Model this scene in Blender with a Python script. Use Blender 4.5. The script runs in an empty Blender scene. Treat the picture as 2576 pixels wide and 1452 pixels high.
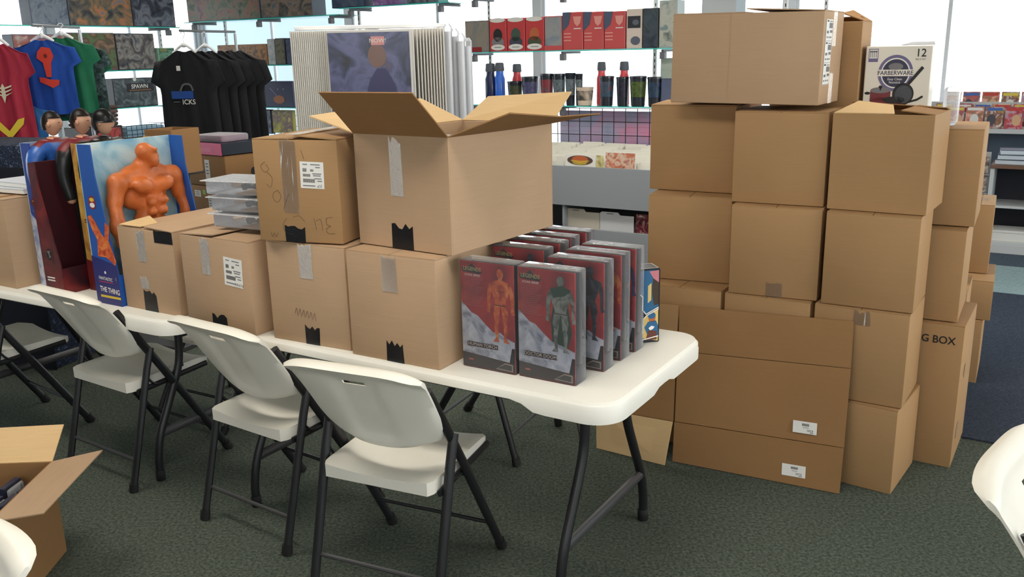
import bpy, bmesh, math, random
from mathutils import Vector, Matrix
random.seed(7)
R = math.radians
S = bpy.context.scene
COL = S.collection

# ------------------------------------------------------------------ camera
F, TH, RO, CH = 2250.0, 0.258, -0.0220, 1.705
_r = Vector((1, 0, 0)); _f = Vector((0, math.cos(TH), -math.sin(TH))); _u = _r.cross(_f)
_rr = math.cos(RO) * _r + math.sin(RO) * _u
_uu = -math.sin(RO) * _r + math.cos(RO) * _u
cd = bpy.data.cameras.new('camera'); cam = bpy.data.objects.new('camera', cd); COL.objects.link(cam)
cd.sensor_fit = 'HORIZONTAL'; cd.sensor_width = 36; cd.lens = 36 * F / 2576
cd.clip_start = 0.05; cd.clip_end = 200
m = Matrix((( _rr.x, _uu.x, -_f.x, 0), (_rr.y, _uu.y, -_f.y, 0), (_rr.z, _uu.z, -_f.z, CH), (0, 0, 0, 1)))
cam.matrix_world = m
S.camera = cam

# ------------------------------------------------------------------ world, light, exposure
S.view_settings.view_transform = 'Standard'; S.view_settings.look = 'None'
S.view_settings.exposure = 0.36; S.view_settings.gamma = 1.0; S.view_settings.use_curve_mapping = False
wd = bpy.data.worlds.new('world'); S.world = wd; wd.use_nodes = True
bg = wd.node_tree.nodes['Background']; bg.inputs[0].default_value = (0.90, 0.96, 1.0, 1); bg.inputs[1].default_value = 3.1
S.cycles.max_bounces = 8; S.cycles.transparent_max_bounces = 24; S.cycles.caustics_reflective = False; S.cycles.caustics_refractive = False
def area(name, loc, tgt, sx, sy, p, col):
    d = bpy.data.lights.new(name, 'AREA'); d.shape = 'RECTANGLE'; d.size = sx; d.size_y = sy; d.energy = p; d.color = col
    o = bpy.data.objects.new(name, d); COL.objects.link(o); o.location = loc
    o.rotation_euler = (Vector(tgt) - Vector(loc)).to_track_quat('-Z', 'Y').to_euler(); return o
# right: daylight through the shop windows; rear: added fill lamp behind the photographer
area('window_daylight_right', (4.6, 1.2, 1.9), (1.5, 3.4, 0.7), 3.0, 1.8, 50, (1.0, 0.92, 0.80))
area('window_daylight_rear', (-1.2, -2.3, 2.3), (-0.2, 3.2, 0.7), 3.2, 1.4, 42, (1.0, 0.96, 0.93))

# ------------------------------------------------------------------ room frame
YAW = R(-31.9)
E1 = Vector((math.cos(YAW), math.sin(YAW), 0)); N1 = Vector((-E1.y, E1.x, 0))
def W(u, v, z=0): return E1 * u + N1 * v + Vector((0, 0, z))
def ray(px, py): return _f + _rr * ((px - 1288) / F) + _uu * ((726 - py) / F)
def on_plane(px, py, p, nrm):
    d = ray(px, py); o = Vector((0, 0, CH)); return o + d * ((Vector(p) - o).dot(nrm) / d.dot(nrm))
def on_v(px, py, v):
    p = on_plane(px, py, N1 * v, N1); return p.dot(E1), p.z
def on_u(px, py, u):
    p = on_plane(px, py, E1 * u, E1); return p.dot(N1), p.z
def on_z(px, py, z): return on_plane(px, py, (0, 0, z), Vector((0, 0, 1)))
def on_y(px, py, y): return on_plane(px, py, (0, y, 0), Vector((0, 1, 0)))

# ------------------------------------------------------------------ materials
def lin(c):
    return tuple(((x / 255) / 12.92 if x / 255 <= .04045 else ((x / 255 + .055) / 1.055) ** 2.4) for x in c)
MC = {}
def mat(name, rgb, rough=.6, metal=0., spec=.5, bump=0., bscale=200., var=0., vscale=8., **kw):
    if name in MC: return MC[name]
    M = bpy.data.materials.new(name); M.use_nodes = True; nt = M.node_tree; b = nt.nodes['Principled BSDF']
    c = (*lin(rgb), 1)
    b.inputs['Base Color'].default_value = c; b.inputs['Roughness'].default_value = rough
    b.inputs['Metallic'].default_value = metal; b.inputs['Specular IOR Level'].default_value = spec
    tc = nt.nodes.new('ShaderNodeTexCoord')
    if var:
        n = nt.nodes.new('ShaderNodeTexNoise'); n.inputs['Scale'].default_value = vscale; n.inputs['Detail'].default_value = 4
        nt.links.new(tc.outputs['Object'], n.inputs['Vector'])
        r = nt.nodes.new('ShaderNodeMapRange'); r.inputs[1].default_value = .3; r.inputs[2].default_value = .7
        r.inputs[3].default_value = 1 - var; r.inputs[4].default_value = 1 + var
        nt.links.new(n.outputs[0], r.inputs[0])
        mx = nt.nodes.new('ShaderNodeVectorMath'); mx.operation = 'SCALE'; mx.inputs[0].default_value = c[:3]
        nt.links.new(r.outputs[0], mx.inputs['Scale']); nt.links.new(mx.outputs[0], b.inputs['Base Color'])
    if bump:
        n = nt.nodes.new('ShaderNodeTexNoise'); n.inputs['Scale'].default_value = bscale; n.inputs['Detail'].default_value = 3
        nt.links.new(tc.outputs['Object'], n.inputs['Vector'])
        bp = nt.nodes.new('ShaderNodeBump'); bp.inputs['Strength'].default_value = bump; bp.inputs['Distance'].default_value = .004
        nt.links.new(n.outputs[0], bp.inputs['Height']); nt.links.new(bp.outputs[0], b.inputs['Normal'])
    for k, v in kw.items(): b.inputs[k.replace('_', ' ')].default_value = v
    MC[name] = M; return M
def cardboard(name, rgb):
    if name in MC: return MC[name]
    M = bpy.data.materials.new(name); M.use_nodes = True; nt = M.node_tree; b = nt.nodes['Principled BSDF']
    b.inputs['Roughness'].default_value = .72; b.inputs['Specular IOR Level'].default_value = .3
    tc = nt.nodes.new('ShaderNodeTexCoord'); oi = nt.nodes.new('ShaderNodeObjectInfo')
    ad = nt.nodes.new('ShaderNodeVectorMath'); ad.operation = 'ADD'
    nt.links.new(tc.outputs['Object'], ad.inputs[0]); nt.links.new(oi.outputs['Random'], ad.inputs[1])
    n1 = nt.nodes.new('ShaderNodeTexNoise'); n1.inputs['Scale'].default_value = 5; n1.inputs['Detail'].default_value = 5
    nt.links.new(ad.outputs[0], n1.inputs['Vector'])
    mp = nt.nodes.new('ShaderNodeMapping'); mp.inputs['Scale'].default_value = (6, 6, 420)
    nt.links.new(ad.outputs[0], mp.inputs['Vector'])
    n2 = nt.nodes.new('ShaderNodeTexNoise'); n2.inputs['Scale'].default_value = 1.0; n2.inputs['Detail'].default_value = 2
    nt.links.new(mp.outputs[0], n2.inputs['Vector'])
    s = nt.nodes.new('ShaderNodeMath'); s.operation = 'ADD'; nt.links.new(n1.outputs[0], s.inputs[0]); nt.links.new(n2.outputs[0], s.inputs[1])
    r = nt.nodes.new('ShaderNodeMapRange'); r.inputs[1].default_value = .65; r.inputs[2].default_value = 1.35
    r.inputs[3].default_value = .95; r.inputs[4].default_value = 1.05; nt.links.new(s.outputs[0], r.inputs[0])
    mx = nt.nodes.new('ShaderNodeVectorMath'); mx.operation = 'SCALE'; mx.inputs[0].default_value = lin(rgb)
    nt.links.new(r.outputs[0], mx.inputs['Scale']); nt.links.new(mx.outputs[0], b.inputs['Base Color'])
    bp = nt.nodes.new('ShaderNodeBump'); bp.inputs['Strength'].default_value = .05; bp.inputs['Distance'].default_value = .001
    nt.links.new(n2.outputs[0], bp.inputs['Height']); nt.links.new(bp.outputs[0], b.inputs['Normal'])
    MC[name] = M; return M
CB = cardboard('cardboard', (167, 132, 92))
CB2 = cardboard('cardboard_dark', (150, 113, 73))
CB3 = cardboard('cardboard_pale', (181, 152, 122))
CBIN = cardboard('cardboard_inside', (214, 182, 134))
def art(name, cols, scale=14, seed=0, rough=.35):
    if name in MC: return MC[name]
    M = bpy.data.materials.new(name); M.use_nodes = True; nt = M.node_tree; b = nt.nodes['Principled BSDF']
    b.inputs['Roughness'].default_value = rough
    tc = nt.nodes.new('ShaderNodeTexCoord'); mp = nt.nodes.new('ShaderNodeMapping'); mp.inputs['Location'].default_value = (seed * 3.1, seed * 1.7, seed)
    nt.links.new(tc.outputs['Object'], mp.inputs['Vector'])
    n = nt.nodes.new('ShaderNodeTexNoise'); n.inputs['Scale'].default_value = scale; n.inputs['Detail'].default_value = 3.5; n.inputs['Distortion'].default_value = 1.2
    nt.links.new(mp.outputs[0], n.inputs['Vector'])
    cr = nt.nodes.new('ShaderNodeValToRGB'); el = cr.color_ramp.elements; k = len(cols)
    while len(el) < k: el.new(.5)
    for i, c in enumerate(cols):
        el[i].position = .30 + .42 * i / max(1, k - 1); el[i].color = (*lin(c), 1)
    nt.links.new(n.outputs[0], cr.inputs[0]); nt.links.new(cr.outputs[0], b.inputs['Base Color'])
    MC[name] = M; return M
def clear(name, tint=(235, 240, 245), alpha=.25, rough=.08, bump=0.):
    if name in MC: return MC[name]
    M = bpy.data.materials.new(name); M.use_nodes = True; nt = M.node_tree; nt.nodes.clear()
    o = nt.nodes.new('ShaderNodeOutputMaterial'); mx = nt.nodes.new('ShaderNodeMixShader')
    t = nt.nodes.new('ShaderNodeBsdfTransparent'); p = nt.nodes.new('ShaderNodeBsdfPrincipled')
    p.inputs['Base Color'].default_value = (*lin(tint), 1); p.inputs['Roughness'].default_value = rough; p.inputs['Specular IOR Level'].default_value = .9
    fr = nt.nodes.new('ShaderNodeFresnel'); fr.inputs['IOR'].default_value = 1.5
    ad = nt.nodes.new('ShaderNodeMath'); ad.operation = 'ADD'; ad.use_clamp = True; ad.inputs[1].default_value = alpha
    nt.links.new(fr.outputs[0], ad.inputs[0]); nt.links.new(ad.outputs[0], mx.inputs[0])
    nt.links.new(t.outputs[0], mx.inputs[1]); nt.links.new(p.outputs[0], mx.inputs[2]); nt.links.new(mx.outputs[0], o.inputs[0])
    if bump:
        tc = nt.nodes.new('ShaderNodeTexCoord'); n = nt.nodes.new('ShaderNodeTexNoise'); n.inputs['Scale'].default_value = 40; n.inputs['Distortion'].default_value = 2
        nt.links.new(tc.outputs['Object'], n.inputs['Vector'])
        bp = nt.nodes.new('ShaderNodeBump'); bp.inputs['Strength'].default_value = bump; bp.inputs['Distance'].default_value = .006
        nt.links.new(n.outputs[0], bp.inputs['Height']); nt.links.new(bp.outputs[0], p.inputs['Normal'])
    MC[name] = M; return M
def emis(name, rgb, s):
    if name in MC: return MC[name]
    M = bpy.data.materials.new(name); M.use_nodes = True; b = M.node_tree.nodes['Principled BSDF']
    b.inputs['Base Color'].default_value = (*lin(rgb), 1); b.inputs['Emission Color'].default_value = (*lin(rgb), 1); b.inputs['Emission Strength'].default_value = s
    MC[name] = M; return M
WHITEP = mat('white_plastic', (236, 233, 221), .42, bump=.05, bscale=500, var=.02)
BLACKM = mat('black_painted_steel', (26, 27, 30), .42, spec=.5)
GREYM = mat('grey_painted_steel', (62, 62, 64), .4)
RUB = mat('black_rubber', (14, 14, 15), .7)
STEEL = mat('steel', (170, 172, 175), .3, .9)
WHT = mat('white_paper', (232, 232, 228), .7)
def tape_mat():  # paints white streaks along the wrinkles in place of window glints
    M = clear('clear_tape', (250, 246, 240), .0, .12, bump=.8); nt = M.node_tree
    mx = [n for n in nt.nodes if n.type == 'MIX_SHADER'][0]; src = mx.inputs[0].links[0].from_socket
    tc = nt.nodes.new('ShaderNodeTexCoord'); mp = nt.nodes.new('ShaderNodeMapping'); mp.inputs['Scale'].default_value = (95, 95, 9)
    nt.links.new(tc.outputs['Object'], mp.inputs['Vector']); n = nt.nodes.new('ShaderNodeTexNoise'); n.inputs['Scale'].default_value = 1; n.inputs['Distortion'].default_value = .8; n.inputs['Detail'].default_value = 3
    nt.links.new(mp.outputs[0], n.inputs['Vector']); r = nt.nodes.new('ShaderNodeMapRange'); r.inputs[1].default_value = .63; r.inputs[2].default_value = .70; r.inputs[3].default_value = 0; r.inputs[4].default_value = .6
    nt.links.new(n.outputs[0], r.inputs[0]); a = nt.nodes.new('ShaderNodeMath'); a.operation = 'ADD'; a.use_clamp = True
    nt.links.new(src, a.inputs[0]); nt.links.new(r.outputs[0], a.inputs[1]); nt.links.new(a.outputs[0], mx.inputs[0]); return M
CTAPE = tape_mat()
INK = mat('black_ink', (28, 28, 30), .6)
GINK = mat('grey_ink', (120, 120, 124), .7)
PEN = mat('pen_mark', (112, 84, 66), .8)
BTAPE = mat('black_tape', (16, 17, 22), .38, bump=.3, bscale=60)
PLAS = clear('clear_plastic', (232, 236, 242), .015, .05, bump=.10)
PLAS2 = clear('frosted_plastic', (232, 236, 242), .22, .15, bump=.5)
GLASS = clear('window_glass', (235, 245, 250), .02, .02)
SGLASS = clear('shelf_glass', (150, 225, 215), .30, .04)
SEDGE = mat('shelf_glass_edge', (70, 205, 195), .15, Alpha=1)
WALLM = mat('white_wall_paint', (236, 238, 240), .7)
FRAMEW = mat('white_window_frame', (240, 243, 246), .5)
RED = mat('red_print', (148, 32, 40), .35); NAVY = mat('navy_print', (24, 34, 72), .4)

# ------------------------------------------------------------------ mesh helpers
def finish(bm, name, mats, parent=None, loc=None, rot=None, smooth=True, ang=35):
    bmesh.ops.recalc_face_normals(bm, faces=bm.faces)
    if smooth:
        for f in bm.faces: f.smooth = True
        a = R(ang)
        for e in bm.edges:
            if len(e.link_faces) == 2: e.smooth = e.calc_face_angle(0) < a
    me = bpy.data.meshes.new(name); bm.to_mesh(me); bm.free()
    for mm in (mats if isinstance(mats, (list, tuple)) else [mats]): me.materials.append(mm)
    o = bpy.data.objects.new(name, me); COL.objects.link(o)
    if parent: o.parent = parent
    if loc is not None: o.location = loc
    if rot is not None: o.rotation_euler = rot
    return o
def bx(bm, x0, x1, y0, y1, z0, z1, bev=0., mi=0, seg=1):
    t = bmesh.new()
    vs = [t.verts.new(p) for p in ((x0,y0,z0),(x1,y0,z0),(x1,y1,z0),(x0,y1,z0),(x0,y0,z1),(x1,y0,z1),(x1,y1,z1),(x0,y1,z1))]
    for f in ((0,3,2,1),(4,5,6,7),(0,1,5,4),(1,2,6,5),(2,3,7,6),(3,0,4,7)): t.faces.new([vs[i] for i in f])
    if bev > 0: bmesh.ops.bevel(t, geom=t.edges[:], offset=bev, segments=seg, affect='EDGES', profile=.5)
    merge(bm, t, mi)
def merge(bm, t, mi=0, M=None):
    mp = {}
    for v in t.verts: mp[v] = bm.verts.new(M @ v.co if M else v.co)
    for f in t.faces:
        try:
            g = bm.faces.new([mp[v] for v in f.verts]); g.material_index = mi
        except ValueError: pass
    t.free()
def tube(bm, pts, r, seg=10, mi=0, cap=True, flat=1.0):
    pts = [Vector(p) for p in pts]; rings = []; n = len(pts)
    up = None
    for i, p in enumerate(pts):
        d = (pts[min(i+1, n-1)] - pts[max(i-1, 0)]).normalized()
        if up is None:
            up = Vector((0, 0, 1)) if abs(d.z) < .9 else Vector((1, 0, 0))
        a = d.cross(up).normalized(); b = a.cross(d).normalized(); up = b
        rr = r[i] if isinstance(r, (list, tuple)) else r
        rings.append([bm.verts.new(p + a * (rr * math.cos(2*math.pi*k/seg)) + b * (rr * flat * math.sin(2*math.pi*k/seg))) for k in range(seg)])
    for i in range(n-1):
        for k in range(seg):
            f = bm.faces.new((rings[i][k], rings[i][(k+1)%seg], rings[i+1][(k+1)%seg], rings[i+1][k])); f.material_index = mi
    if cap:
        for q in (rings[0][::-1], rings[-1]):
            f = bm.faces.new(q); f.material_index = mi
def lathe(bm, prof, seg=20, mi=0, c=(0, 0, 0)):
    rings = []
    for r, z in prof: rings.append([bm.verts.new((c[0] + max(r, 1e-4) * math.cos(2*math.pi*k/seg), c[1] + max(r, 1e-4) * math.sin(2*math.pi*k/seg), c[2] + z)) for k in range(seg)])
    for i in range(len(rings)-1):
        for k in range(seg):
            f = bm.faces.new((rings[i][k], rings[i][(k+1)%seg], rings[i+1][(k+1)%seg], rings[i+1][k])); f.material_index = mi
    for q in (rings[0][::-1], rings[-1]): bm.faces.new(q).material_index = mi
def spline(pts, n=6):
    pts = [Vector(p) for p in pts]; out = []
    for i in range(len(pts)-1):
        p0 = pts[max(i-1, 0)]; p1 = pts[i]; p2 = pts[i+1]; p3 = pts[min(i+2, len(pts)-1)]
        for k in range(n):
            t = k / n
            out.append(.5 * ((2*p1) + (p2-p0)*t + (2*p0-5*p1+4*p2-p3)*t*t + (3*p1-p0-3*p2+p3)*t**3))
    out.append(pts[-1]); return out
def prism(bm, poly, thick, mi=0):   # poly in xz, extruded along y
    a = [bm.verts.new((x, 0, z)) for x, z in poly]; b = [bm.verts.new((x, thick, z)) for x, z in poly]
    bm.faces.new(a).material_index = mi; bm.faces.new(b[::-1]).material_index = mi
    for i in range(len(poly)): bm.faces.new((a[i], b[i], b[(i+1)%len(poly)], a[(i+1)%len(poly)])).material_index = mi
def slab(bm, q, th, mi=0):          # four 3-D corners, thickness along the normal
    q = [Vector(p) for p in q]; n = (q[1]-q[0]).cross(q[3]-q[0]).normalized() * th
    a = [bm.verts.new(p) for p in q]; b = [bm.verts.new(p + n) for p in q]
    bm.faces.new(a).material_index = mi; bm.faces.new(b[::-1]).material_index = mi
    for i in range(4): bm.faces.new((a[i], b[i], b[(i+1)%4], a[(i+1)%4])).material_index = mi
def O(name, fn, mats, parent=None, loc=None, rot=None, **k):
    bm = bmesh.new(); fn(bm); return finish(bm, name, mats, parent, loc, rot, **k)
def tag(o, label=None, cat=None, group=None, kind=None):
    if label: o['label'] = label
    if cat: o['category'] = cat
    if group: o['group'] = group
    if kind: o['kind'] = kind
    return o
def thing(name, label, cat, loc=(0, 0, 0), yaw=0, group=None):
    o = bpy.data.objects.new(name, None); COL.objects.link(o); o.empty_display_size = .05
    o.location = loc; o.rotation_euler = (0, 0, R(yaw)); return tag(o, label, cat, group)
def dup(root, loc=None, yaw=None, label=None, group=None):
    def cp(o, par):
        c = o.copy(); COL.objects.link(c); c.parent = par
        for ch in kids.get(o, []): cp(ch, c)
        return c
    kids = {}
    def walk(o):
        kids[o] = list(o.children)
        for ch in kids[o]: walk(ch)
    walk(root); c = cp(root, None)
    if loc is not None: c.location = loc
    if yaw is not None: c.rotation_euler = (0, 0, R(yaw))
    if label: c['label'] = label
    if group: c['group'] = group
    return c
def struct(name, fn, mats, label=None, **k):
    o = O(name, fn, mats, **k); o['kind'] = 'structure'
    if label: o['label'] = label
    return o

# flat print: 2-D shapes and lettering gathered into one mesh lying on a face
_tx = {}
def textpoly(s, bold=0.):
    key = (s, bold)
    if key not in _tx:
        c = bpy.data.curves.new('t', 'FONT'); c.body = s; c.align_x = 'CENTER'; c.align_y = 'CENTER'; c.size = 1; c.offset = bold; c.resolution_u = 3
        o = bpy.data.objects.new('t', c); COL.objects.link(o)
        dg = bpy.context.evaluated_depsgraph_get(); me = bpy.data.meshes.new_from_object(o.evaluated_get(dg))
        vs = [(v.co.x, v.co.y) for v in me.vertices]; fs = [tuple(p.vertices) for p in me.polygons]
        bpy.data.objects.remove(o); bpy.data.curves.remove(c); bpy.data.meshes.remove(me)
        _tx[key] = (vs, fs)
    return _tx[key]
class Print:
    def __init__(s): s.v = []; s.f = []; s.m = []; s.mats = []
    def mi(s, M):
        if M not in s.mats: s.mats.append(M)
        return s.mats.index(M)
    def poly(s, pts, M, lay=0):
        b = len(s.v); s.v += [(x, y, lay) for x, y in pts]; s.f.append(tuple(range(b, b+len(pts)))); s.m.append(s.mi(M)); return s
    def rect(s, x0, y0, x1, y1, M, lay=0): return s.poly([(x0, y0), (x1, y0), (x1, y1), (x0, y1)], M, lay)
    def disc(s, cx, cy, rx, ry, M, lay=0, n=28, a0=0, a1=360, rot=0):
        return s.poly([(cx + rx*math.cos(R(a0+(a1-a0)*k/n))*math.cos(R(rot)) - ry*math.sin(R(a0+(a1-a0)*k/n))*math.sin(R(rot)),
                        cy + rx*math.cos(R(a0+(a1-a0)*k/n))*math.sin(R(rot)) + ry*math.sin(R(a0+(a1-a0)*k/n))*math.cos(R(rot))) for k in range(n)], M, lay)
    def line(s, pts, w, M, lay=0):
        for a, b in zip(pts, pts[1:]):
            d = Vector((b[0]-a[0], b[1]-a[1])); L = d.length
            if L < 1e-6: continue
            d /= L; n = Vector((-d.y, d.x)) * w / 2; e = d * w * .3
            s.poly([(a[0]-e.x+n.x, a[1]-e.y+n.y), (a[0]-e.x-n.x, a[1]-e.y-n.y), (b[0]+e.x-n.x, b[1]+e.y-n.y), (b[0]+e.x+n.x, b[1]+e.y+n.y)], M, lay)
        return s
    def text(s, t, cx, cy, size, M, lay=1, rot=0, sx=1., bold=0.):
        vs, fs = textpoly(t, bold); b = len(s.v); c, n = math.cos(R(rot)), math.sin(R(rot))
        s.v += [(cx + (x*sx*c - y*n)*size, cy + (x*sx*n + y*c)*size, lay) for x, y in vs]
        for f in fs: s.f.append(tuple(b+i for i in f)); s.m.append(s.mi(M))
        return s
    def build(s, name, parent, org, X, N, gap=.0012, lift=.0005, Y=(0, 0, 1)):
        org = Vector(org); X = Vector(X).normalized(); N = Vector(N).normalized(); Y = Vector(Y)
        me = bpy.data.meshes.new(name)
        me.from_pydata([tuple(org + X*x + Y*y + N*(gap + l*lift)) for x, y, l in s.v], [], s.f)
        for M in s.mats: me.materials.append(M)
        for p, k in zip(me.polygons, s.m): p.material_index = k
        o = bpy.data.objects.new(name, me); COL.objects.link(o); o.parent = parent; return o

# ------------------------------------------------------------------ SETTING
def carpet(name, ca, cb):
    M = bpy.data.materials.new(name); M.use_nodes = True; nt = M.node_tree; b = nt.nodes['Principled BSDF']
    b.inputs['Roughness'].default_value = .95; b.inputs['Specular IOR Level'].default_value = .1
    tc = nt.nodes.new('ShaderNodeTexCoord'); n = nt.nodes.new('ShaderNodeTexNoise'); n.inputs['Scale'].default_value = 85; n.inputs['Detail'].default_value = 6; n.inputs['Roughness'].default_value = .75
    nt.links.new(tc.outputs['Object'], n.inputs['Vector'])
    cr = nt.nodes.new('ShaderNodeValToRGB'); cr.color_ramp.elements[0].position = .38; cr.color_ramp.elements[1].position = .62
    cr.color_ramp.elements[0].color = (*lin(ca), 1); cr.color_ramp.elements[1].color = (*lin(cb), 1)
    nt.links.new(n.outputs[0], cr.inputs[0]); nt.links.new(cr.outputs[0], b.inputs['Base Color'])
    bp = nt.nodes.new('ShaderNodeBump'); bp.inputs['Strength'].default_value = .5; bp.inputs['Distance'].default_value = .006
    n2 = nt.nodes.new('ShaderNodeTexNoise'); n2.inputs['Scale'].default_value = 260; nt.links.new(tc.outputs['Object'], n2.inputs['Vector'])
    nt.links.new(n2.outputs[0], bp.inputs['Height']); nt.links.new(bp.outputs[0], b.inputs['Normal']); return M
UL, UR, VB, VF, HC = -11.6, 3.4, 9.7, -3.4, 3.0
def room_plate(u0, u1, v0, v1, z0, z1):
    def f(bm):
        q = [W(u0, v0, z0), W(u1, v0, z0), W(u1, v1, z0), W(u0, v1, z0)]
        slab(bm, q, z1 - z0)
    return f
struct('floor', room_plate(UL, UR, VF, VB, -.05, 0), carpet('green_grey_carpet', (56, 64, 60), (100, 108, 96)), 'speckled dark green grey carpet', smooth=False)
struct('ceiling', room_plate(UL, UR, VF, VB, HC, HC + .06), mat('ceiling_tile', (205, 203, 198), .9), smooth=False)
def wall(name, a, b, lo, sections, n_out):
    a = Vector(a); b = Vector(b); L = (b - a).length; d = (b - a) / L; n = Vector(n_out) * .12
    def f(bm):
        q0 = a; q1 = b
        slab2(bm, a, b, 0, lo, n); slab2(bm, a, b, 2.75, HC, n)
        for k in range(sections + 1):
            c = a + d * (L * k / sections); s = d * .05
            c0 = c - s if k else c; c1 = c + s if k < sections else c
            slab2(bm, c0, c1, lo, 2.75, n)
    struct(name, f, WALLM, smooth=False)
    for k in range(sections):
        c0 = a + d * (L*k/sections + .05); c1 = a + d * (L*(k+1)/sections - .05)
        WN[0] += 1; nm = 'window_%d' % WN[0]
        def fr(bm):
            t = .035
            for s0, s1, z0, z1 in ((c0, c1, lo, lo+t), (c0, c1, 2.75-t, 2.75), (c0, c0+d*t, lo+t, 2.75-t), (c1-d*t, c1, lo+t, 2.75-t), ((c0+c1)/2-d*t/2, (c0+c1)/2+d*t/2, lo+t, 2.75-t)):
                slab2(bm, s0 + n*.3, s1 + n*.3, z0, z1, n*.4)
        w = struct(nm, fr, FRAMEW, smooth=False)
        for h0, h1 in ((c0, (c0+c1)/2), ((c0+c1)/2, c1)):
            O('pane', lambda bm: slab2(bm, h0 + n*.48 + d*.03, h1 + n*.48 - d*.03, lo+.03, 2.72, n*.04), GLASS, w, smooth=False)
def slab2(bm, a, b, z0, z1, n):
    p = [Vector((a.x, a.y, z0)), Vector((b.x, b.y, z0)), Vector((b.x, b.y, z1)), Vector((a.x, a.y, z1))]
    va = [bm.verts.new(x) for x in p]; vb = [bm.verts.new(x + n) for x in p]
    bm.faces.new(va); bm.faces.new(vb[::-1])
    for i in range(4): bm.faces.new((va[i], vb[i], vb[(i+1) % 4], va[(i+1) % 4]))
WN = [0]
wall('wall_back', W(UL, VB), W(UR, VB), .22, 5, N1)
wall('wall_left', W(UL, 0), W(UL, VB), .22, 4, -E1)
wall('wall_right', W(UR, VF), W(UR, VB), .7, 6, E1)
def fw(bm):
    slab2(bm, W(UL, VF), W(UR, VF), 0, HC, -N1*.12)
struct('wall_front', fw, WALLM, smooth=False)
struct('wall_left_rear', lambda bm: slab2(bm, W(UL, VF), W(UL, 0), 0, HC, -E1*.12), WALLM, smooth=False).name = 'wall_left_front'
struct('ground', room_plate(-60, 50, -50, 60, -.2, -.12), mat('pale_pavement', (215, 216, 214), .9), 'pale pavement outside the windows', smooth=False)
# darker mat and pale carpet band on the right
struct('trim_1', room_plate(-.36, 1.6, 4.17, 6.92, .0005, .008), carpet('blue_grey_mat', (46, 54, 66), (66, 74, 88)), 'dark blue grey ribbed entrance mat', smooth=False)
struct('trim_2', room_plate(-1.2, 1.6, 6.93, 7.82, .0005, .006), carpet('pale_green_carpet', (128, 150, 152), (160, 180, 180)), 'pale green grey carpet band', smooth=False)
struct('trim_3', room_plate(-1.2, 1.6, 7.83, 8.9, .0005, .006), carpet('slate_carpet', (70, 80, 92), (92, 102, 114)), 'slate carpet band before the rear shelves', smooth=False)
# unseen ceiling fill panels, added to brighten the room
fill_panel = None
for i, (u, v) in enumerate(((-1.2, 1.4), (-3.6, 1.4), (-1.2, 4.4), (-3.6, 4.4), (-6.4, 4.4), (-3.6, 7.2))):
    if fill_panel is None:
        fill_panel = thing('ceiling_light', 'recessed fluorescent ceiling light panel', 'light', W(u, v, HC), math.degrees(YAW), 'ceiling lights')
        O('frame', lambda bm: [bx(bm, -.62, .62, s*.29-.02, s*.29+.02, -.02, -.001) for s in (-1, 1)] + [bx(bm, s*.6-.02, s*.6+.02, -.27, .27, -.02, -.001) for s in (-1, 1)], FRAMEW, fill_panel)
        O('diffuser', lambda bm: bx(bm, -.58, .58, -.27, .27, -.012, -.004), emis('lamp_diffuser', (255, 246, 232), 12.0), fill_panel)
    else: dup(fill_panel, W(u, v, HC), label=['', 'ceiling light panel above the left table', 'ceiling light panel over the space before the grey bins', 'ceiling light panel above the far side of the tables', 'ceiling light panel nearest the left display shelves', 'ceiling light panel nearest the rear glass shelves'][i])

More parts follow.
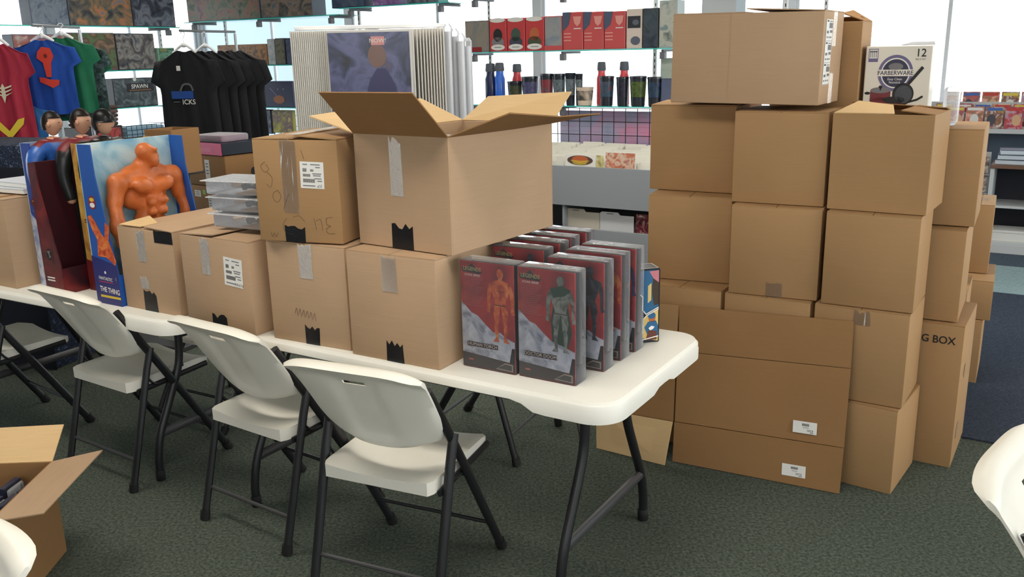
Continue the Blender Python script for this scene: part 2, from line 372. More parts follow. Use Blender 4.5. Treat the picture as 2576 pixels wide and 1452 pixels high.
# ------------------------------------------------------------------ CARTONS
def body_closed(w, d, h, flap=True):
    def f(bm): bx(bm, -w/2, w/2, -d/2, d/2, 0, h - (.006 if flap else 0), .0035, seg=2)
    return f
def carton(label, fr, yaw, w, d, h, z0=0., M=None, seam='y', tape=False, group=None, name='cardboard_box', cat='box', top='flaps', lift=(0, 0), tilt=0.):
    M = M or CB; y = R(yaw); e = Vector((math.cos(y), math.sin(y), 0)); n = Vector((-e.y, e.x, 0))
    c = Vector((fr[0], fr[1], z0)) - e*(w/2) + n*(d/2)
    t = thing(name, label, cat, c, yaw, group)
    if tilt: t.rotation_euler = (0, R(tilt), y)
    if top == 'flaps':
        O('body', body_closed(w, d, h), M, t)
        g = .0015
        for s in (-1, 1):
            l = lift[0 if s < 0 else 1]
            if seam == 'y':   # seam runs front to back, flaps hinge left and right
                x0 = s * (w/2 - .001); x1 = s * g
                q = [(x0, -d/2+.002, h-.006), (x1, -d/2+.002, h-.006+l), (x1, d/2-.002, h-.006+l*.7), (x0, d/2-.002, h-.006)]
            else:
                y0 = s * (d/2 - .001); y1 = s * g
                q = [(-w/2+.002, y0, h-.006), (-w/2+.002, y1, h-.006+l), (w/2-.002, y1, h-.006+l*.7), (w/2-.002, y0, h-.006)]
            def ff(bm):
                slab(bm, q, .004 * (1 if (Vector(q[1])-Vector(q[0])).cross(Vector(q[3])-Vector(q[0])).z > 0 else -1))
            O('flap', ff, M, t, smooth=False)
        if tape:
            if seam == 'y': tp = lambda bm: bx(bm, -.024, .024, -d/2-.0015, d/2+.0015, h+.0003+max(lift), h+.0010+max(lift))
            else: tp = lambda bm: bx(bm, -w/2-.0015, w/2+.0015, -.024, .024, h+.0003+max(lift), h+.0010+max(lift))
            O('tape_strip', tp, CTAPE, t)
    elif top == 'plain': O('body', body_closed(w, d, h, False), M, t)
    elif top == 'open':
        def f(bm):
            k = .005
            bx(bm, -w/2, w/2, -d/2, -d/2+k, 0, h, .0012); bx(bm, -w/2, w/2, d/2-k, d/2, 0, h, .0012)
            bx(bm, -w/2, -w/2+k, -d/2+k, d/2-k, 0, h, .0012); bx(bm, w/2-k, w/2, -d/2+k, d/2-k, 0, h, .0012)
            bx(bm, -w/2+k, w/2-k, -d/2+k, d/2-k, 0, k)
        O('body', f, M, t)
    t['_w'] = w; t['_d'] = d; t['_h'] = h
    return t
def face(t, side):
    w, d = t['_w'], t['_d']
    return {'front': ((-w/2, -d/2, 0), (1, 0, 0), (0, -1, 0)), 'right': ((w/2, -d/2, 0), (0, 1, 0), (1, 0, 0)), 'left': ((-w/2, d/2, 0), (0, -1, 0), (-1, 0, 0))}[side]
def strip(t, side, x0, x1, z0, z1, M, name='tape_strip', jag=0, seed=1, th=.0006):
    rg = random.Random(seed); org, X, N = face(t, side); org = Vector(org); X = Vector(X); N = Vector(N)
    top = [(x0, z1)]
    if jag:
        k = 6
        for i in range(1, k): top.append((x0 + (x1-x0)*i/k, z1 + rg.uniform(-jag, jag*.2)))
    top.append((x1, z1 - rg.uniform(0, jag)))
    pts = [(x1 + rg.uniform(-.2, .2)*jag, z0), (x0 + rg.uniform(-.2, .2)*jag, z0)] + top
    def f(bm):
        a = [bm.verts.new(org + X*x + Vector((0, 0, z)) + N*.0006) for x, z in pts]; b = [bm.verts.new(v.co + N*th) for v in a]
        bm.faces.new(a); bm.faces.new(b[::-1])
        for i in range(len(a)): bm.faces.new((a[i], b[i], b[(i+1)%len(a)], a[(i+1)%len(a)]))
    return O(name, f, M, t, smooth=False)
def ship_label(t, side, x0, z0, w, h, kind=0, name='shipping_label', ang=0.):
    org, X, N = face(t, side); p = Print()
    p.rect(0, 0, w, h, WHT, 0)
    if kind == 0:   # large label, printed upside down
        for x, y, ww, hh in ((.12, .62, .17, .13), (.12, .44, .32, .10), (.12, .22, .5, .14), (.44, .64, .14, .08)):
            n = int(ww * 34)
            for i in range(n): p.rect(w*(x+ww*i/n), h*y, w*(x+ww*(i+.6)/n), h*(y+hh), INK, 1)
        for x, y, ww in ((.12, .88, .2), (.45, .88, .4), (.66, .78, .2), (.52, .54, .38), (.55, .47, .32), (.6, .36, .3), (.72, .27, .2)): p.rect(w*x, h*y, w*(x+ww), h*(y+.035), GINK, 1)
        p.text('FLYNN' if name == 'flynn_label' else 'JCP', w*.80, h*.10, h*.13, INK, 1, 180)
        p.rect(w*.1, h*.08, w*.62, h*.12, GINK, 1)
    elif kind == 1:  # small price label upside down
        n = 16
        for i in range(n): p.rect(w*(.38+.30*i/n), h*.62, w*(.38+.30*(i+.55)/n), h*.84, INK, 1)
        p.text('R300', w*.72, h*.26, h*.22, INK, 1, 180); p.rect(w*.42, h*.47, w*.66, h*.51, GINK, 1); p.rect(w*.72, h*.08, w*.86, h*.13, GINK, 1)
    elif kind == 2:  # long strip of three labels
        for k in range(3):
            b = h * k / 3
            p.rect(w*.45, b+h*.20, w*.95, b+h*.28, GINK, 1); p.rect(w*.6, b+h*.13, w*.95, b+h*.17, GINK, 1); p.rect(w*.12, b+h*.12, w*.42, b+h*.16, GINK, 1)
            for x in (.12, .42, .68): p.rect(w*x, b+h*.05, w*(x+.17), b+h*.075, GINK, 1)
            p.rect(w*.1, b+h*.295, w*.35, b+h*.32, INK, 1); p.rect(w*.5, b+h*.295, w*.92, b+h*.31, GINK, 1); p.rect(w*.05, b+.001, w*.95, b+.0025, GINK, 1)
    elif kind == 3:  # plain with a few lines
        for y in (.25, .4, .6, .75): p.rect(w*.2, h*y, w*.75, h*(y+.06), GINK, 1)
    Xv = Vector(X) * math.cos(R(ang)) + Vector((0, 0, 1)) * math.sin(R(ang)); Yv = Vector((0, 0, 1)) * math.cos(R(ang)) - Vector(X) * math.sin(R(ang))
    return p.build('shipping_label', t, Vector(org) + Vector(X)*x0 + Vector((0, 0, z0)), Xv, N, Y=Yv)
def scribble(t, side, strokes, w=.0015, M=None):
    org, X, N = face(t, side); p = Print()
    for s in strokes: p.line([(q.x, q.y) for q in spline([(a, b, 0) for a, b in s], 6)], w, M or PEN)
    return p.build('handwriting', t, org, X, N)
def flap(t, q, th=.004, M=None, name='flap', mid=None):
    def f(bm): slab(bm, q, th)
    return O(name, f, M or CB, t, smooth=False)

TZ = .74
# --- on the right table
lowL = carton('closed cardboard box under the inverted-label box, on the table', (-.549, 2.874), -29, .345, .45, .358, TZ, CB3)
lowR = carton('closed cardboard box under the big open box, beside the red figure packs', (-.234, 2.662), -31, .356, .45, .360, TZ, CB3)
for t, s in ((lowL, 3), (lowR, 4)):
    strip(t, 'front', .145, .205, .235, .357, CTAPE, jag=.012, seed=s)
    strip(t, 'front', .150, .215, .0, .07, BTAPE, 'black_tape', jag=.018, seed=s+4)
scribble(lowL, 'front', [[(.11+.016*i, .105-.002*i), (.118+.016*i, .125-.002*i), (.122+.016*i, .098-.002*i)] for i in range(6)], .0016)
zt = TZ + .361
K = carton('scribbled box with white shipping label and black tape, left of the open box', (-.556, 2.911), -18.5, .318, .42, .348, zt, CB, tape=True, lift=(.003, .012))
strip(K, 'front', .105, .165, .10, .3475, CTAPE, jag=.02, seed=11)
strip(K, 'front', .10, .178, 0, .058, BTAPE, 'black_tape', jag=.014, seed=12)
ship_label(K, 'front', .175, .185, .088, .088, 0, ang=-1.5)
scribble(K, 'front', [
    [(.045, .27), (.028, .255), (.040, .235), (.058, .245), (.048, .26)], [(.050, .235), (.068, .215), (.060, .185), (.045, .195)],
    [(.085, .175), (.068, .165), (.066, .145), (.082, .135), (.096, .155), (.085, .175)], [(.128, .165), (.112, .135), (.102, .11)],
    [(.11, .08), (.095, .06), (.10, .035), (.13, .025)], [(.18, .07), (.16, .09), (.135, .085)], [(.215, .085), (.222, .045)], [(.222, .075), (.24, .08), (.245, .045)],
    [(.285, .09), (.262, .085), (.262, .065), (.275, .06), (.26, .05), (.265, .035), (.29, .035)], [(.045, .03), (.05, .015), (.058, .028), (.064, .015), (.072, .03)], [(.185, .31), (.195, .28)]])
OB = carton('large open cardboard box with four raised flaps, on top of the left pile', (-.182, 2.698), -36, .398, .568, .362, zt, CB3, top='open')
OB['_w'] = .398
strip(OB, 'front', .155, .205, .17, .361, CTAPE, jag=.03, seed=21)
strip(OB, 'front', .15, .24, 0, .08, BTAPE, 'black_tape', jag=.016, seed=22)
w, d, h = .398, .568, .362
def ol(x, y, z): return (x + w/2, y - d/2, z - zt)   # fr-based local coordinates
flap(OB, [ol(-w, 0, zt+h), ol(-w, -.135, zt+h+.135), ol(0, -.150, zt+h+.137), ol(0, 0, zt+h)], .004, CB2)
flap(OB, [ol(-w, d, zt+h), ol(-w-.203, d, zt+h+.076), ol(-w-.201, 0, zt+h+.048), ol(-w, 0, zt+h)], .004, CBIN)
flap(OB, [ol(0, d, zt+h), ol(0, d+.13, zt+h+.100), ol(-w, d+.163, zt+h+.078), ol(-w, d, zt+h)], .004, CBIN)
def bent(bm):
    P = [(0, 0, h), (0, d*.55, h-.002), (0, d, h)]; Q = [(.231, 0, h+.075), (.215, d*.5, h+.046), (.193, d, h+.036)]
    a = [bm.verts.new(ol(x, y, z+zt)) for x, y, z in P]; b = [bm.verts.new(ol(x, y, z+zt)) for x, y, z in Q]
    a2 = [bm.verts.new(v.co + Vector((0, 0, .004))) for v in a]; b2 = [bm.verts.new(v.co + Vector((0, 0, .004))) for v in b]
    for i in range(2):
        bm.faces.new((a[i], a[i+1], b[i+1], b[i])); bm.faces.new((a2[i], b2[i], b2[i+1], a2[i+1]))
        bm.faces.new((b[i], b[i+1], b2[i+1], b2[i])); bm.faces.new((a[i], a2[i], a2[i+1], a[i+1]))
    bm.faces.new((a[0], b[0], b2[0], a2[0])); bm.faces.new((a[2], a2[2], b2[2], b[2]))
O('flap', bent, CB2, OB, smooth=False)
cpk = [(-.10, .02, .335), (.06, -.1, .34), (.05, .12, .33)]
for i, (x, y, z) in enumerate(cpk):
    y0 = R(-36); p = Vector(OB.location) + Matrix.Rotation(y0, 3, 'Z') @ Vector((x, y, 0))
    o = thing('wrapped_pack', ['plastic wrapped pack inside the big open box, left', 'plastic wrapped pack inside the big open box, near the front right', 'plastic wrapped pack inside the big open box, rear right'][i], 'package', (p.x, p.y, zt+.0055), -36)
    O('carton', lambda bm: bx(bm, -.07, .07, -.09, .09, 0, z-.02, .004), mat('pale_blue_card', (150, 165, 185), .5), o)
    O('plastic_wrap', lambda bm: bx(bm, -.073, .073, -.093, .093, 0.002, z-.012, .01), PLAS2, o)
M1 = carton('cardboard box beside the orange figure pack, torn lid flap', (-1.285, 3.335), -31.7, .331, .54, .336, TZ, CB3, lift=(.0, .010))
M2 = carton('cardboard box with inverted shipping label carrying the clear trays', (-.922, 3.066), -33.6, .375, .50, .345, TZ, CB3, lift=(.010, 0), name='cardboard_box')
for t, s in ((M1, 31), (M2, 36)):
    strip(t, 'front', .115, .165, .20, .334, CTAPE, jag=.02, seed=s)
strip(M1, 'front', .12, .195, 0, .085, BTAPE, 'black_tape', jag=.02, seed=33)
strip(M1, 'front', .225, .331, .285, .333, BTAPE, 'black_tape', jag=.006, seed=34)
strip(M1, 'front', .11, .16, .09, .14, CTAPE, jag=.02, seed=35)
strip(M2, 'front', .145, .225, 0, .055, BTAPE, 'black_tape', jag=.02, seed=37)
ship_label(M2, 'front', .235, .175, .098, .105, 0, 'flynn_label', ang=-3)
# raised torn flap edge on M1
flap(M1, [(-.15, -.268, .338), (-.02, -.268, .338), (.0, -.20, .343), (-.10, -.16, .358)], .003, CBIN, 'torn_flap')

# --- stack on the right, front row
C0 = carton('bottom box of the right column of the front stack, standing on the carpet', (1.461, 3.168), -37, .37, .345, .352, 0, CB)
C1 = carton('box second from the floor in the right column of the front stack', (1.482, 3.187), -33.3, .350, .32, .376, .352, CB)
C2 = carton('box third from the floor in the right column, under the open-topped box', (1.495, 3.199), -32.3, .336, .305, .366, .728, CB)
C3 = carton('open-topped box ending the right column, beside the pan set box', (1.521, 3.226), -34.4, .356, .335, .362, 1.094, CB, top='open')
flap(C3, [(-.175, -.165, .363), (.04, -.165, .363), (.02, -.10, .39), (-.12, -.03, .40)], .004, CBIN)
flap(C3, [(.176, -.16, .361), (.176, .165, .361), (.06, .165, .375), (.06, -.16, .375)], .004, CB2)
flap(C3, [(-.176, .166, .361), (-.176, .10, .39), (.176, .08, .372), (.176, .166, .361)], .004, CB2)
B0 = carton('bottom box of the middle column, behind the leaning flattened carton', (1.120, 3.43), -32, .36, .40, .352, 0, CB)
B1 = carton('box of the middle column whose top shows over the flattened carton', (1.172, 3.384), -32, .345, .38, .376, .352, CB)
B2 = carton('box in the middle column with a pale tape patch low on its front', (1.204, 3.402), -27, .350, .38, .368, .728, CB)
B3 = carton('box ending the middle column, right under the large top box', (1.221, 3.447), -29.5, .362, .38, .366, 1.096, CB)
A0 = carton('bottom box of the left column, behind the leaning flattened carton', (.80, 3.635), -31, .36, .40, .352, 0, CB)
A1 = carton('box of the left column showing between figure packs and flattened carton', (.868, 3.58), -31, .36, .38, .376, .352, CB)
A2 = carton('box second from the top in the left column of the front stack', (.928, 3.700), -24, .358, .38, .372, .728, CB)
A3 = carton('box ending the left column, its lid bulging under the large top box', (.955, 3.80), -31, .382, .38, .374, 1.100, CB, lift=(.010, .012), seam='x')
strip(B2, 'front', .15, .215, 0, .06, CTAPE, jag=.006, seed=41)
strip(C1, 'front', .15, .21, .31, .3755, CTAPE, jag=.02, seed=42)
T = carton('large box lying across the top of the stack, strip of labels on its end', (1.192, 3.50), -32, .603, .33, .356, 1.486, CB3, tape=False, tilt=.7, lift=(0, .014))  # paler cardboard tone paints in the window glare over this box
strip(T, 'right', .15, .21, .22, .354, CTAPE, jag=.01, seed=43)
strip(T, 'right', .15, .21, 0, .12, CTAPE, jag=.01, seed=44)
ship_label(T, 'right', .035, .075, .105, .245, 2)
strip(T, 'front', .24, .244, .0, .354, mat('crease', (176, 146, 116), .8), 'crease')
# --- back row
MV = carton('tall moving box on the carpet with black lettering', (1.797, 3.385), -33, .40, .40, .615, 0, CB, name='moving_box')
_p = Print(); _p.text('MOVING BOX', .241, .545, .0445, INK, 0, 0, .92, .014)
o, X, N = face(MV, 'front'); _p.build('lettering', MV, o, X, N)
_p = Print(); _p.disc(.16, .38, .03, .03, mat('faded_ink', (140, 118, 96), .8)); _p.disc(.16, .38, .022, .022, CB, 1); _p.text('3', .16, .38, .03, GINK, 2)
_p.rect(.08, .1, .14, .16, mat('faded_ink', (140, 118, 96), .8))
o, X, N = face(MV, 'right'); _p.build('lettering', MV, o, X, N)
D2 = carton('box standing on the tall moving box', (1.786, 3.430), -31, .36, .36, .378, .617, CB)
D3 = carton('pale-topped box ending the right column of the rear row', (1.835, 3.476), -30, .46, .40, .385, .997, CB, tape=True)
for i, (z0, h) in enumerate(((0, .36), (.361, .36), (.722, .36), (1.083, .36))):
    carton(['lowest', 'second lowest', 'second highest', 'highest'][i] + ' plain box of the rear row column hidden behind the middle column', (1.40, 3.80), -31, .36, .34, h, z0, CB)
T2 = carton('box with dark flaps standing on the rear row, behind the large top box', (1.443, 3.765), -31, .36, .22, .352, 1.446, CB, top='open')
flap(T2, [(.179, -.105, .352), (.179, .105, .352), (.10, .10, .40), (.09, -.08, .385)], .004, CB2)
flap(T2, [(-.17, .106, .352), (.17, .106, .352), (.15, .03, .375), (-.15, .03, .375)], .004, CB2)
G0 = carton('lowest box of the far right column on the carpet', (2.377, 4.318), -30, .42, .40, .338, 0, CB)
G1 = carton('box second from the floor in the far right column', (2.415, 4.325), -29, .42, .42, .205, .339, CB)
G2 = carton('slim box ending the far right column, lettered top', (2.46, 4.48), -29, .13, .36, .36, .545, CB)
G3 = carton('slim box beside the lettered one in the far right column', (2.335, 4.545), -29, .13, .36, .345, .545, CB)
F1 = carton('low box between the moving box and the far right column', (2.009, 3.85), -30, .40, .36, .30, 0, CB)
F2 = carton('flat box whose pale lid shows behind the moving box', (2.009, 3.80), -30, .42, .40, .325, .301, CB, tape=False)
F3 = carton('upright narrow box rising behind the moving box', (2.05, 4.02), -30, .36, .26, .50, .627, CB)
_p = Print(); _p.text('THIS', 0, .02, .035, GINK); _p.text('SIDE', 0, -.02, .035, GINK); _p.build('lettering', G2, (0, 0, .36), (1, 0, 0), (0, 0, 1), Y=(0, 1, 0))

# flattened carton leaning on the stack
FC = thing('flattened_carton', 'flattened cardboard carton leaning against the box stack', 'carton', (1.266, 3.186, 0), 0)
def pl(*p): return Vector(p) - Vector((1.266, 3.186, 0))
br, bl = pl(1.266, 3.180, .002), pl(.668, 3.500, .002)
c2r, c2l = pl(1.28, 3.207, .186), pl(.678, 3.522, .176)
c1r, c1l = pl(1.301, 3.253, .497), pl(.692, 3.572, .474)
tr, tl = pl(1.310, 3.281, .680), pl(.702, 3.600, .664)
up = Vector((0, 0, 1))
def inset(a, b, c, dd, g=.0018):
    return [a + (dd-a).normalized()*g, b + (c-b).normalized()*g, c - (c-b).normalized()*g, dd - (dd-a).normalized()*g]
flap(FC, inset(c2l, c2r, c1r, c1l, .0012), -.005, CB2, 'main_panel')
flap(FC, inset(c1l, c1r, tr, tl, .0012), -.005, CB2, 'flap')
nrm = (c2r-c2l).cross(c1l-c2l).normalized()
if nrm.y > 0: nrm = -nrm
flap(FC, inset(bl, br, c2r + nrm*.006, c2l + nrm*.006, .0012), -.005, CB2, 'flap')
ll = lambda a, k: a + (c2l - c2r).normalized() * k + Vector((-.01, .02, 0)) * (k/.3)
lc2, lc2r = ll(c2l, .34), ll(c2l, .006); lc1, lc1r = ll(c1l, .34), ll(c1l, .006); lt, ltr = ll(tl, .34), ll(tl, .006)
flap(FC, [lc2, lc2r, lc1r, lc1], -.005, CB2, 'side_panel')
flap(FC, [lc1, lc1r, ltr, lt], -.005, CB, 'flap')
fb0, fb1 = pl(.359, 3.650, .002), pl(.628, 3.465, .002)
flap(FC, [fb0, fb1, lc2r + nrm*.012, lc2 + nrm*.012], -.005, CBIN, 'flap')
X = (c2r - c2l).normalized(); Y = (c1l - c2l).normalized()
for nm, base, xx, yy in (('a', c2l, .485, .035), ('b', bl, .455, .028)):
    p = Print(); w_, h_ = .092, .048; p.rect(0, 0, w_, h_, WHT)
    for i in range(14): p.rect(w_*(.38+.30*i/14), h_*.62, w_*(.38+.30*(i+.55)/14), h_*.84, INK, 1)
    p.text('R300', w_*.72, h_*.28, h_*.24, INK, 1, 180); p.rect(w_*.42, h_*.47, w_*.66, h_*.51, GINK, 1); p.rect(w_*.72, h_*.08, w_*.86, h_*.14, GINK, 1)
    XX = X * math.cos(R(-1)) ; p.build('price_label', FC, base + X*xx + Y*yy + nrm*.006, X, nrm, Y=Y)
p = Print()
for s in ([(.51, .125), (.495, .128), (.495, .115), (.508, .108), (.495, .098)], [(.535, .12), (.52, .122), (.52, .103), (.537, .1)], [(.521, .111), (.533, .111)]): p.line([(q.x, q.y) for q in spline([(a, b, 0) for a, b in s], 5)], .002, PEN)
p.build('handwriting', FC, bl + nrm*.006, X, nrm, Y=Y)


# pan set box
FB = thing('pan_set_box', 'white pan set box with round purple badge, behind the stack', 'box', (1.625, 3.80, 1.386), -29)
fw_, fh_, fd_ = .25, .312, .18
O('body', lambda bm: bx(bm, -fw_/2, fw_/2, -fd_/2, fd_/2, 0, fh_, .003), mat('cream_carton', (228, 224, 212), .45), FB)
PUR = mat('purple_print', (104, 98, 138), .4); DK = mat('indigo_print', (36, 36, 66), .4); MAR = mat('maroon_print', (112, 28, 38), .35)
p = Print(); _k = .25/.272
cx, cy = .128, .205
p.disc(cx, cy, .072, .072, PUR, 0, 40).disc(cx, cy, .060, .060, WHT, 1, 40).disc(cx, cy, .055, .055, DK, 2, 40)
p.rect(cx-.072, cy-.012, cx+.072, cy+.014, mat('cream_print', (230, 226, 216), .45), 3)
p.text('FARBERWARE', cx, cy, .024, DK, 4, 0, .98, .012); p.text('Easy Clean', cx, cy-.024, .014, WHT, 4); p.text('Nonstick', cx, cy-.037, .013, WHT, 4)
p.disc(cx, cy+.026, .030, .014, GINK, 3)
p.text('12', .226, .282, .044, INK, 1, 0, 1, .006); p.text('PIECE SET', .226, .258, .010, GINK, 1)
p.rect(.012, .250, .052, .302, PUR, 0).rect(.015, .264, .049, .299, WHT, 1)
for i in range(4): p.rect(.019+.008*i, .268, .021+.008*i, .290, INK, 2).disc(.020+.008*i, .291, .003, .004, INK, 2)
p.rect(.03, .095, .115, .135, MAR, 1).disc(.072, .095, .042, .014, MAR, 1).disc(.072, .137, .042, .012, GINK, 2).disc(.072, .150, .008, .006, INK, 3).rect(.069, .137, .075, .150, INK, 3).disc(.018, .125, .012, .006, INK, 2)
p.disc(.166, .122, .044, .044, INK, 2, 30).disc(.168, .120, .035, .036, mat('pan_print', (58, 62, 70), .3), 3, 30).line([(.187, .165), (.236, .225)], .013, INK, 3)
p.disc(.130, .098, .045, .014, INK, 3).rect(.09, .07, .17, .094, MAR, 2)
p.line([(.19, .09), (.225, .10), (.245, .112)], .008, INK, 3)
p.v = [(x*_k, y, l) for x, y, l in p.v]
p.build('printed_front', FB, (-fw_/2, -fd_/2, 0), (1, 0, 0), (0, -1, 0), gap=.0008, lift=.0003)
O('lid_flap', lambda bm: slab(bm, [(.0, -.02, fh_+.001), (fw_/2, -.02, fh_+.001), (fw_/2-.01, .09, fh_+.012), (.03, .09, fh_+.012)], .003), mat('grey_card', (176, 178, 184), .6), FB)
O('glossy_bundle', lambda bm: bx(bm, -.028, .028, -.09, .06, 0, .15, .015, seg=3), PLAS2, thing('plastic_bag', 'clear plastic bag tucked beside the pan set box', 'bag', (1.795, 3.68, 1.386), -29)).name = 'bag_film'

# ------------------------------------------------------------------ FIGURE PACKS (red, in clear shells)
LG = {}
def body_poly(p, cx, z0, H, M, lay, cape=None):
    s = H
    if cape: p.poly([(cx-.07*s, z0+.80*s), (cx+.08*s, z0+.80*s), (cx+.16*s, z0+.25*s), (cx+.10*s, z0+.06*s), (cx-.12*s, z0+.12*s), (cx-.14*s, z0+.4*s)], cape, lay)
    l = lay + 1
    p.disc(cx, z0+.92*s, .050*s, .068*s, M, l)
    p.poly([(cx-.03*s, z0+.88*s), (cx-.03*s, z0+.84*s), (cx-.10*s, z0+.82*s), (cx-.15*s, z0+.79*s), (cx-.125*s, z0+.66*s), (cx-.08*s, z0+.54*s), (cx-.09*s, z0+.48*s), (cx+.09*s, z0+.48*s), (cx+.08*s, z0+.54*s), (cx+.125*s, z0+.66*s), (cx+.15*s, z0+.79*s), (cx+.10*s, z0+.82*s), (cx+.03*s, z0+.84*s), (cx+.03*s, z0+.88*s)], M, l)
    for q in (-1, 1):
        p.poly([(cx+q*.095*s, z0+.50*s), (cx+q*.005*s, z0+.49*s), (cx+q*.030*s, z0+.28*s), (cx+q*.040*s, z0+.25*s), (cx+q*.045*s, z0+.06*s), (cx+q*.035*s, z0+.0*s), (cx+q*.13*s, z0-.01*s), (cx+q*.085*s, z0+.05*s), (cx+q*.105*s, z0+.20*s), (cx+q*.090*s, z0+.27*s), (cx+q*.115*s, z0+.38*s)], M, l)
        p.poly([(cx+q*.11*s, z0+.82*s), (cx+q*.165*s, z0+.79*s), (cx+q*.20*s, z0+.68*s), (cx+q*.205*s, z0+.58*s), (cx+q*.20*s, z0+.47*s), (cx+q*.215*s, z0+.40*s), (cx+q*.17*s, z0+.38*s), (cx+q*.155*s, z0+.46*s), (cx+q*.155*s, z0+.58*s), (cx+q*.135*s, z0+.68*s), (cx+q*.12*s, z0+.74*s)], M, l)
    sh = mat('figure_shade', (70, 44, 44), .5)
    p.line([(cx-.07*s, z0+.70*s), (cx-.03*s, z0+.685*s), (cx+.03*s, z0+.685*s), (cx+.07*s, z0+.70*s)], .006*s, sh, l+1).line([(cx, z0+.78*s), (cx, z0+.56*s)], .005*s, sh, l+1).line([(cx-.09*s, z0+.50*s), (cx+.09*s, z0+.50*s)], .012*s, sh, l+1)
    if cape: p.poly([(cx-.15*s, z0+.82*s), (cx+.02*s, z0+.87*s), (cx+.16*s, z0+.82*s), (cx+.06*s, z0+.74*s), (cx-.10*s, z0+.70*s)], cape, l+1)
def fig_pack(label, name, figM, cape, group, fr, yaw=-32):
    w, d, h = .198, .07, .350
    y = R(yaw); e = Vector((math.cos(y), math.sin(y), 0)); n = Vector((-e.y, e.x, 0))
    c = Vector((fr[0], fr[1], TZ)) - e*(w/2) + n*(d/2)
    t = thing('figure_pack', label, 'package', c, yaw, group)
    O('back_card', lambda bm: bx(bm, -w/2+.002, w/2-.002, -d/2+.001, -d/2+.006, .002, h-.004, .001), art('red_card', [(120, 22, 34), (172, 38, 48), (190, 66, 56)], 9, 2, .4), t)
    O('tray', lambda bm: (bx(bm, -w/2+.002, w/2-.002, -d/2+.006, d/2-.002, .001, .05, .003), bx(bm, -w/2+.01, w/2-.01, d/2-.022, d/2-.006, .05, h-.01, .003)), mat('dark_tray', (52, 46, 52), .35), t)
    O('plastic_shell', lambda bm: bx(bm, -w/2, w/2, -d/2-.0008, d/2, 0, h, .005, seg=2), PLAS, t)
    p = Print(); pale = art('snow_print', [(136, 142, 160), (196, 200, 212), (226, 228, 234)], 22, 5, .4); dk = mat('charcoal_print', (60, 50, 50), .4)
    p.poly([(.002, .045), (.196, .030), (.196, .105), (.165, .115), (.145, .130), (.118, .128), (.09, .150), (.062, .175), (.04, .182), (.02, .20), (.002, .215)], pale, 0)
    p.poly([(.002, .004), (.196, .004), (.196, .036), (.002, .050)], dk, 1)
    p.poly([(.176, .036), (.196, .036), (.196, .085), (.186, .085)], INK, 2)
    p.poly([(.125, .010), (.188, .008), (.188, .032), (.160, .034)], mat('badge_print', (170, 150, 140), .5), 3)
    p.poly([(.13, .013), (.184, .011), (.184, .028), (.160, .030)], mat('badge_dark', (70, 70, 66), .5), 4)
    for i in range(16): p.rect(.012, .295-.006*i, .085-(i % 5)*.004, .297-.006*i, mat('faint_text', (176, 96, 98), .5), 1)
    for i in range(3): p.rect(.05, .063-.0028*i, .115-(i % 3)*.012, .0640-.0028*i, mat('faint_grey', (138, 142, 156), .5), 1)
    gold = mat('gold_print', (196, 180, 128), .4)
    p.poly([(.010, .312), (.078, .308), (.084, .318), (.066, .322), (.045, .340), (.024, .324), (.008, .326)], mat('logo_shade', (44, 30, 30), .4), 1)
    p.text('LEGENDS', .046, .322, .0165, gold, 2, -1, .95, .012); p.text('ICONS SERIES', .047, .303, .0095, WHT, 1, 0, 1, .01)
    body_poly(p, .148, .100, .235, figM, 2, cape)
    (p.rect(.078-.0052*len(name), .0715, .078+.0052*len(name), .0870, mat('dark_name', (60, 14, 18), .4), 4) if name.strip() else None); p.text(name, .078, .079, .0150, WHT, 5, 0, .98, .0)
    p.rect(.024, .024, .042, .031, mat('brand_red', (176, 40, 36), .4), 2); p.text('MARVEL', .033, .0275, .0045, WHT, 3)
    p.build('printed_art', t, (-w/2, -d/2+.001, 0), (1, 0, 0), (0, -1, 0), gap=.0002, lift=.0002)
    return t
OR = art('orange_figure', [(170, 60, 40), (214, 104, 54), (232, 150, 84)], 30, 3); GRF = art('grey_figure', [(70, 76, 74), (132, 138, 130), (160, 164, 156)], 30, 4)
GN = mat('green_cloak_print', (34, 70, 52), .4); DKF = art('dark_figure', [(22, 24, 34), (56, 58, 76), (90, 92, 110)], 30, 6); BLF = art('blue_figure', [(24, 30, 72), (44, 58, 120), (120, 50, 60)], 26, 7)
fig_pack('front red figure pack lettered HUMAN TORCH, touching the lower carton', 'HUMAN TORCH', OR, None, None, (.006, 2.602))
fig_pack('front red figure pack lettered DOCTOR DOOM, beside the other front pack', 'DOCTOR DOOM', GRF, GN, None, (.183, 2.496))
BN = mat('dark_band', (20, 20, 26), .4)
rows = [((.279, 2.612), DKF, 'second red figure pack of the table-edge row, dark figure on its side'), ((.343, 2.710), OR, 'third red figure pack of the table-edge row, orange figure'), ((.400, 2.792), BLF, 'rearmost red figure pack of the table-edge row, blue figure')]
for q, fm, lb in rows: fig_pack(lb, 'HERO' if 0 else ' ', fm, None, None, q)
lbs = ['red figure pack just behind the front one beside the lower carton', 'red figure pack third in the row under the open box', 'red figure pack fourth in the row under the open box', 'rearmost red figure pack of the row under the open box']
for k, px in enumerate(((1366, 629), (1402, 612), (1430, 598), (1469, 584))):
    q = on_z(px[0], px[1], 1.09); fig_pack(lbs[k], ' ', (DKF, OR, GRF, BLF)[k], None, None, (q.x + (.002 if k < 1 else .008), q.y))
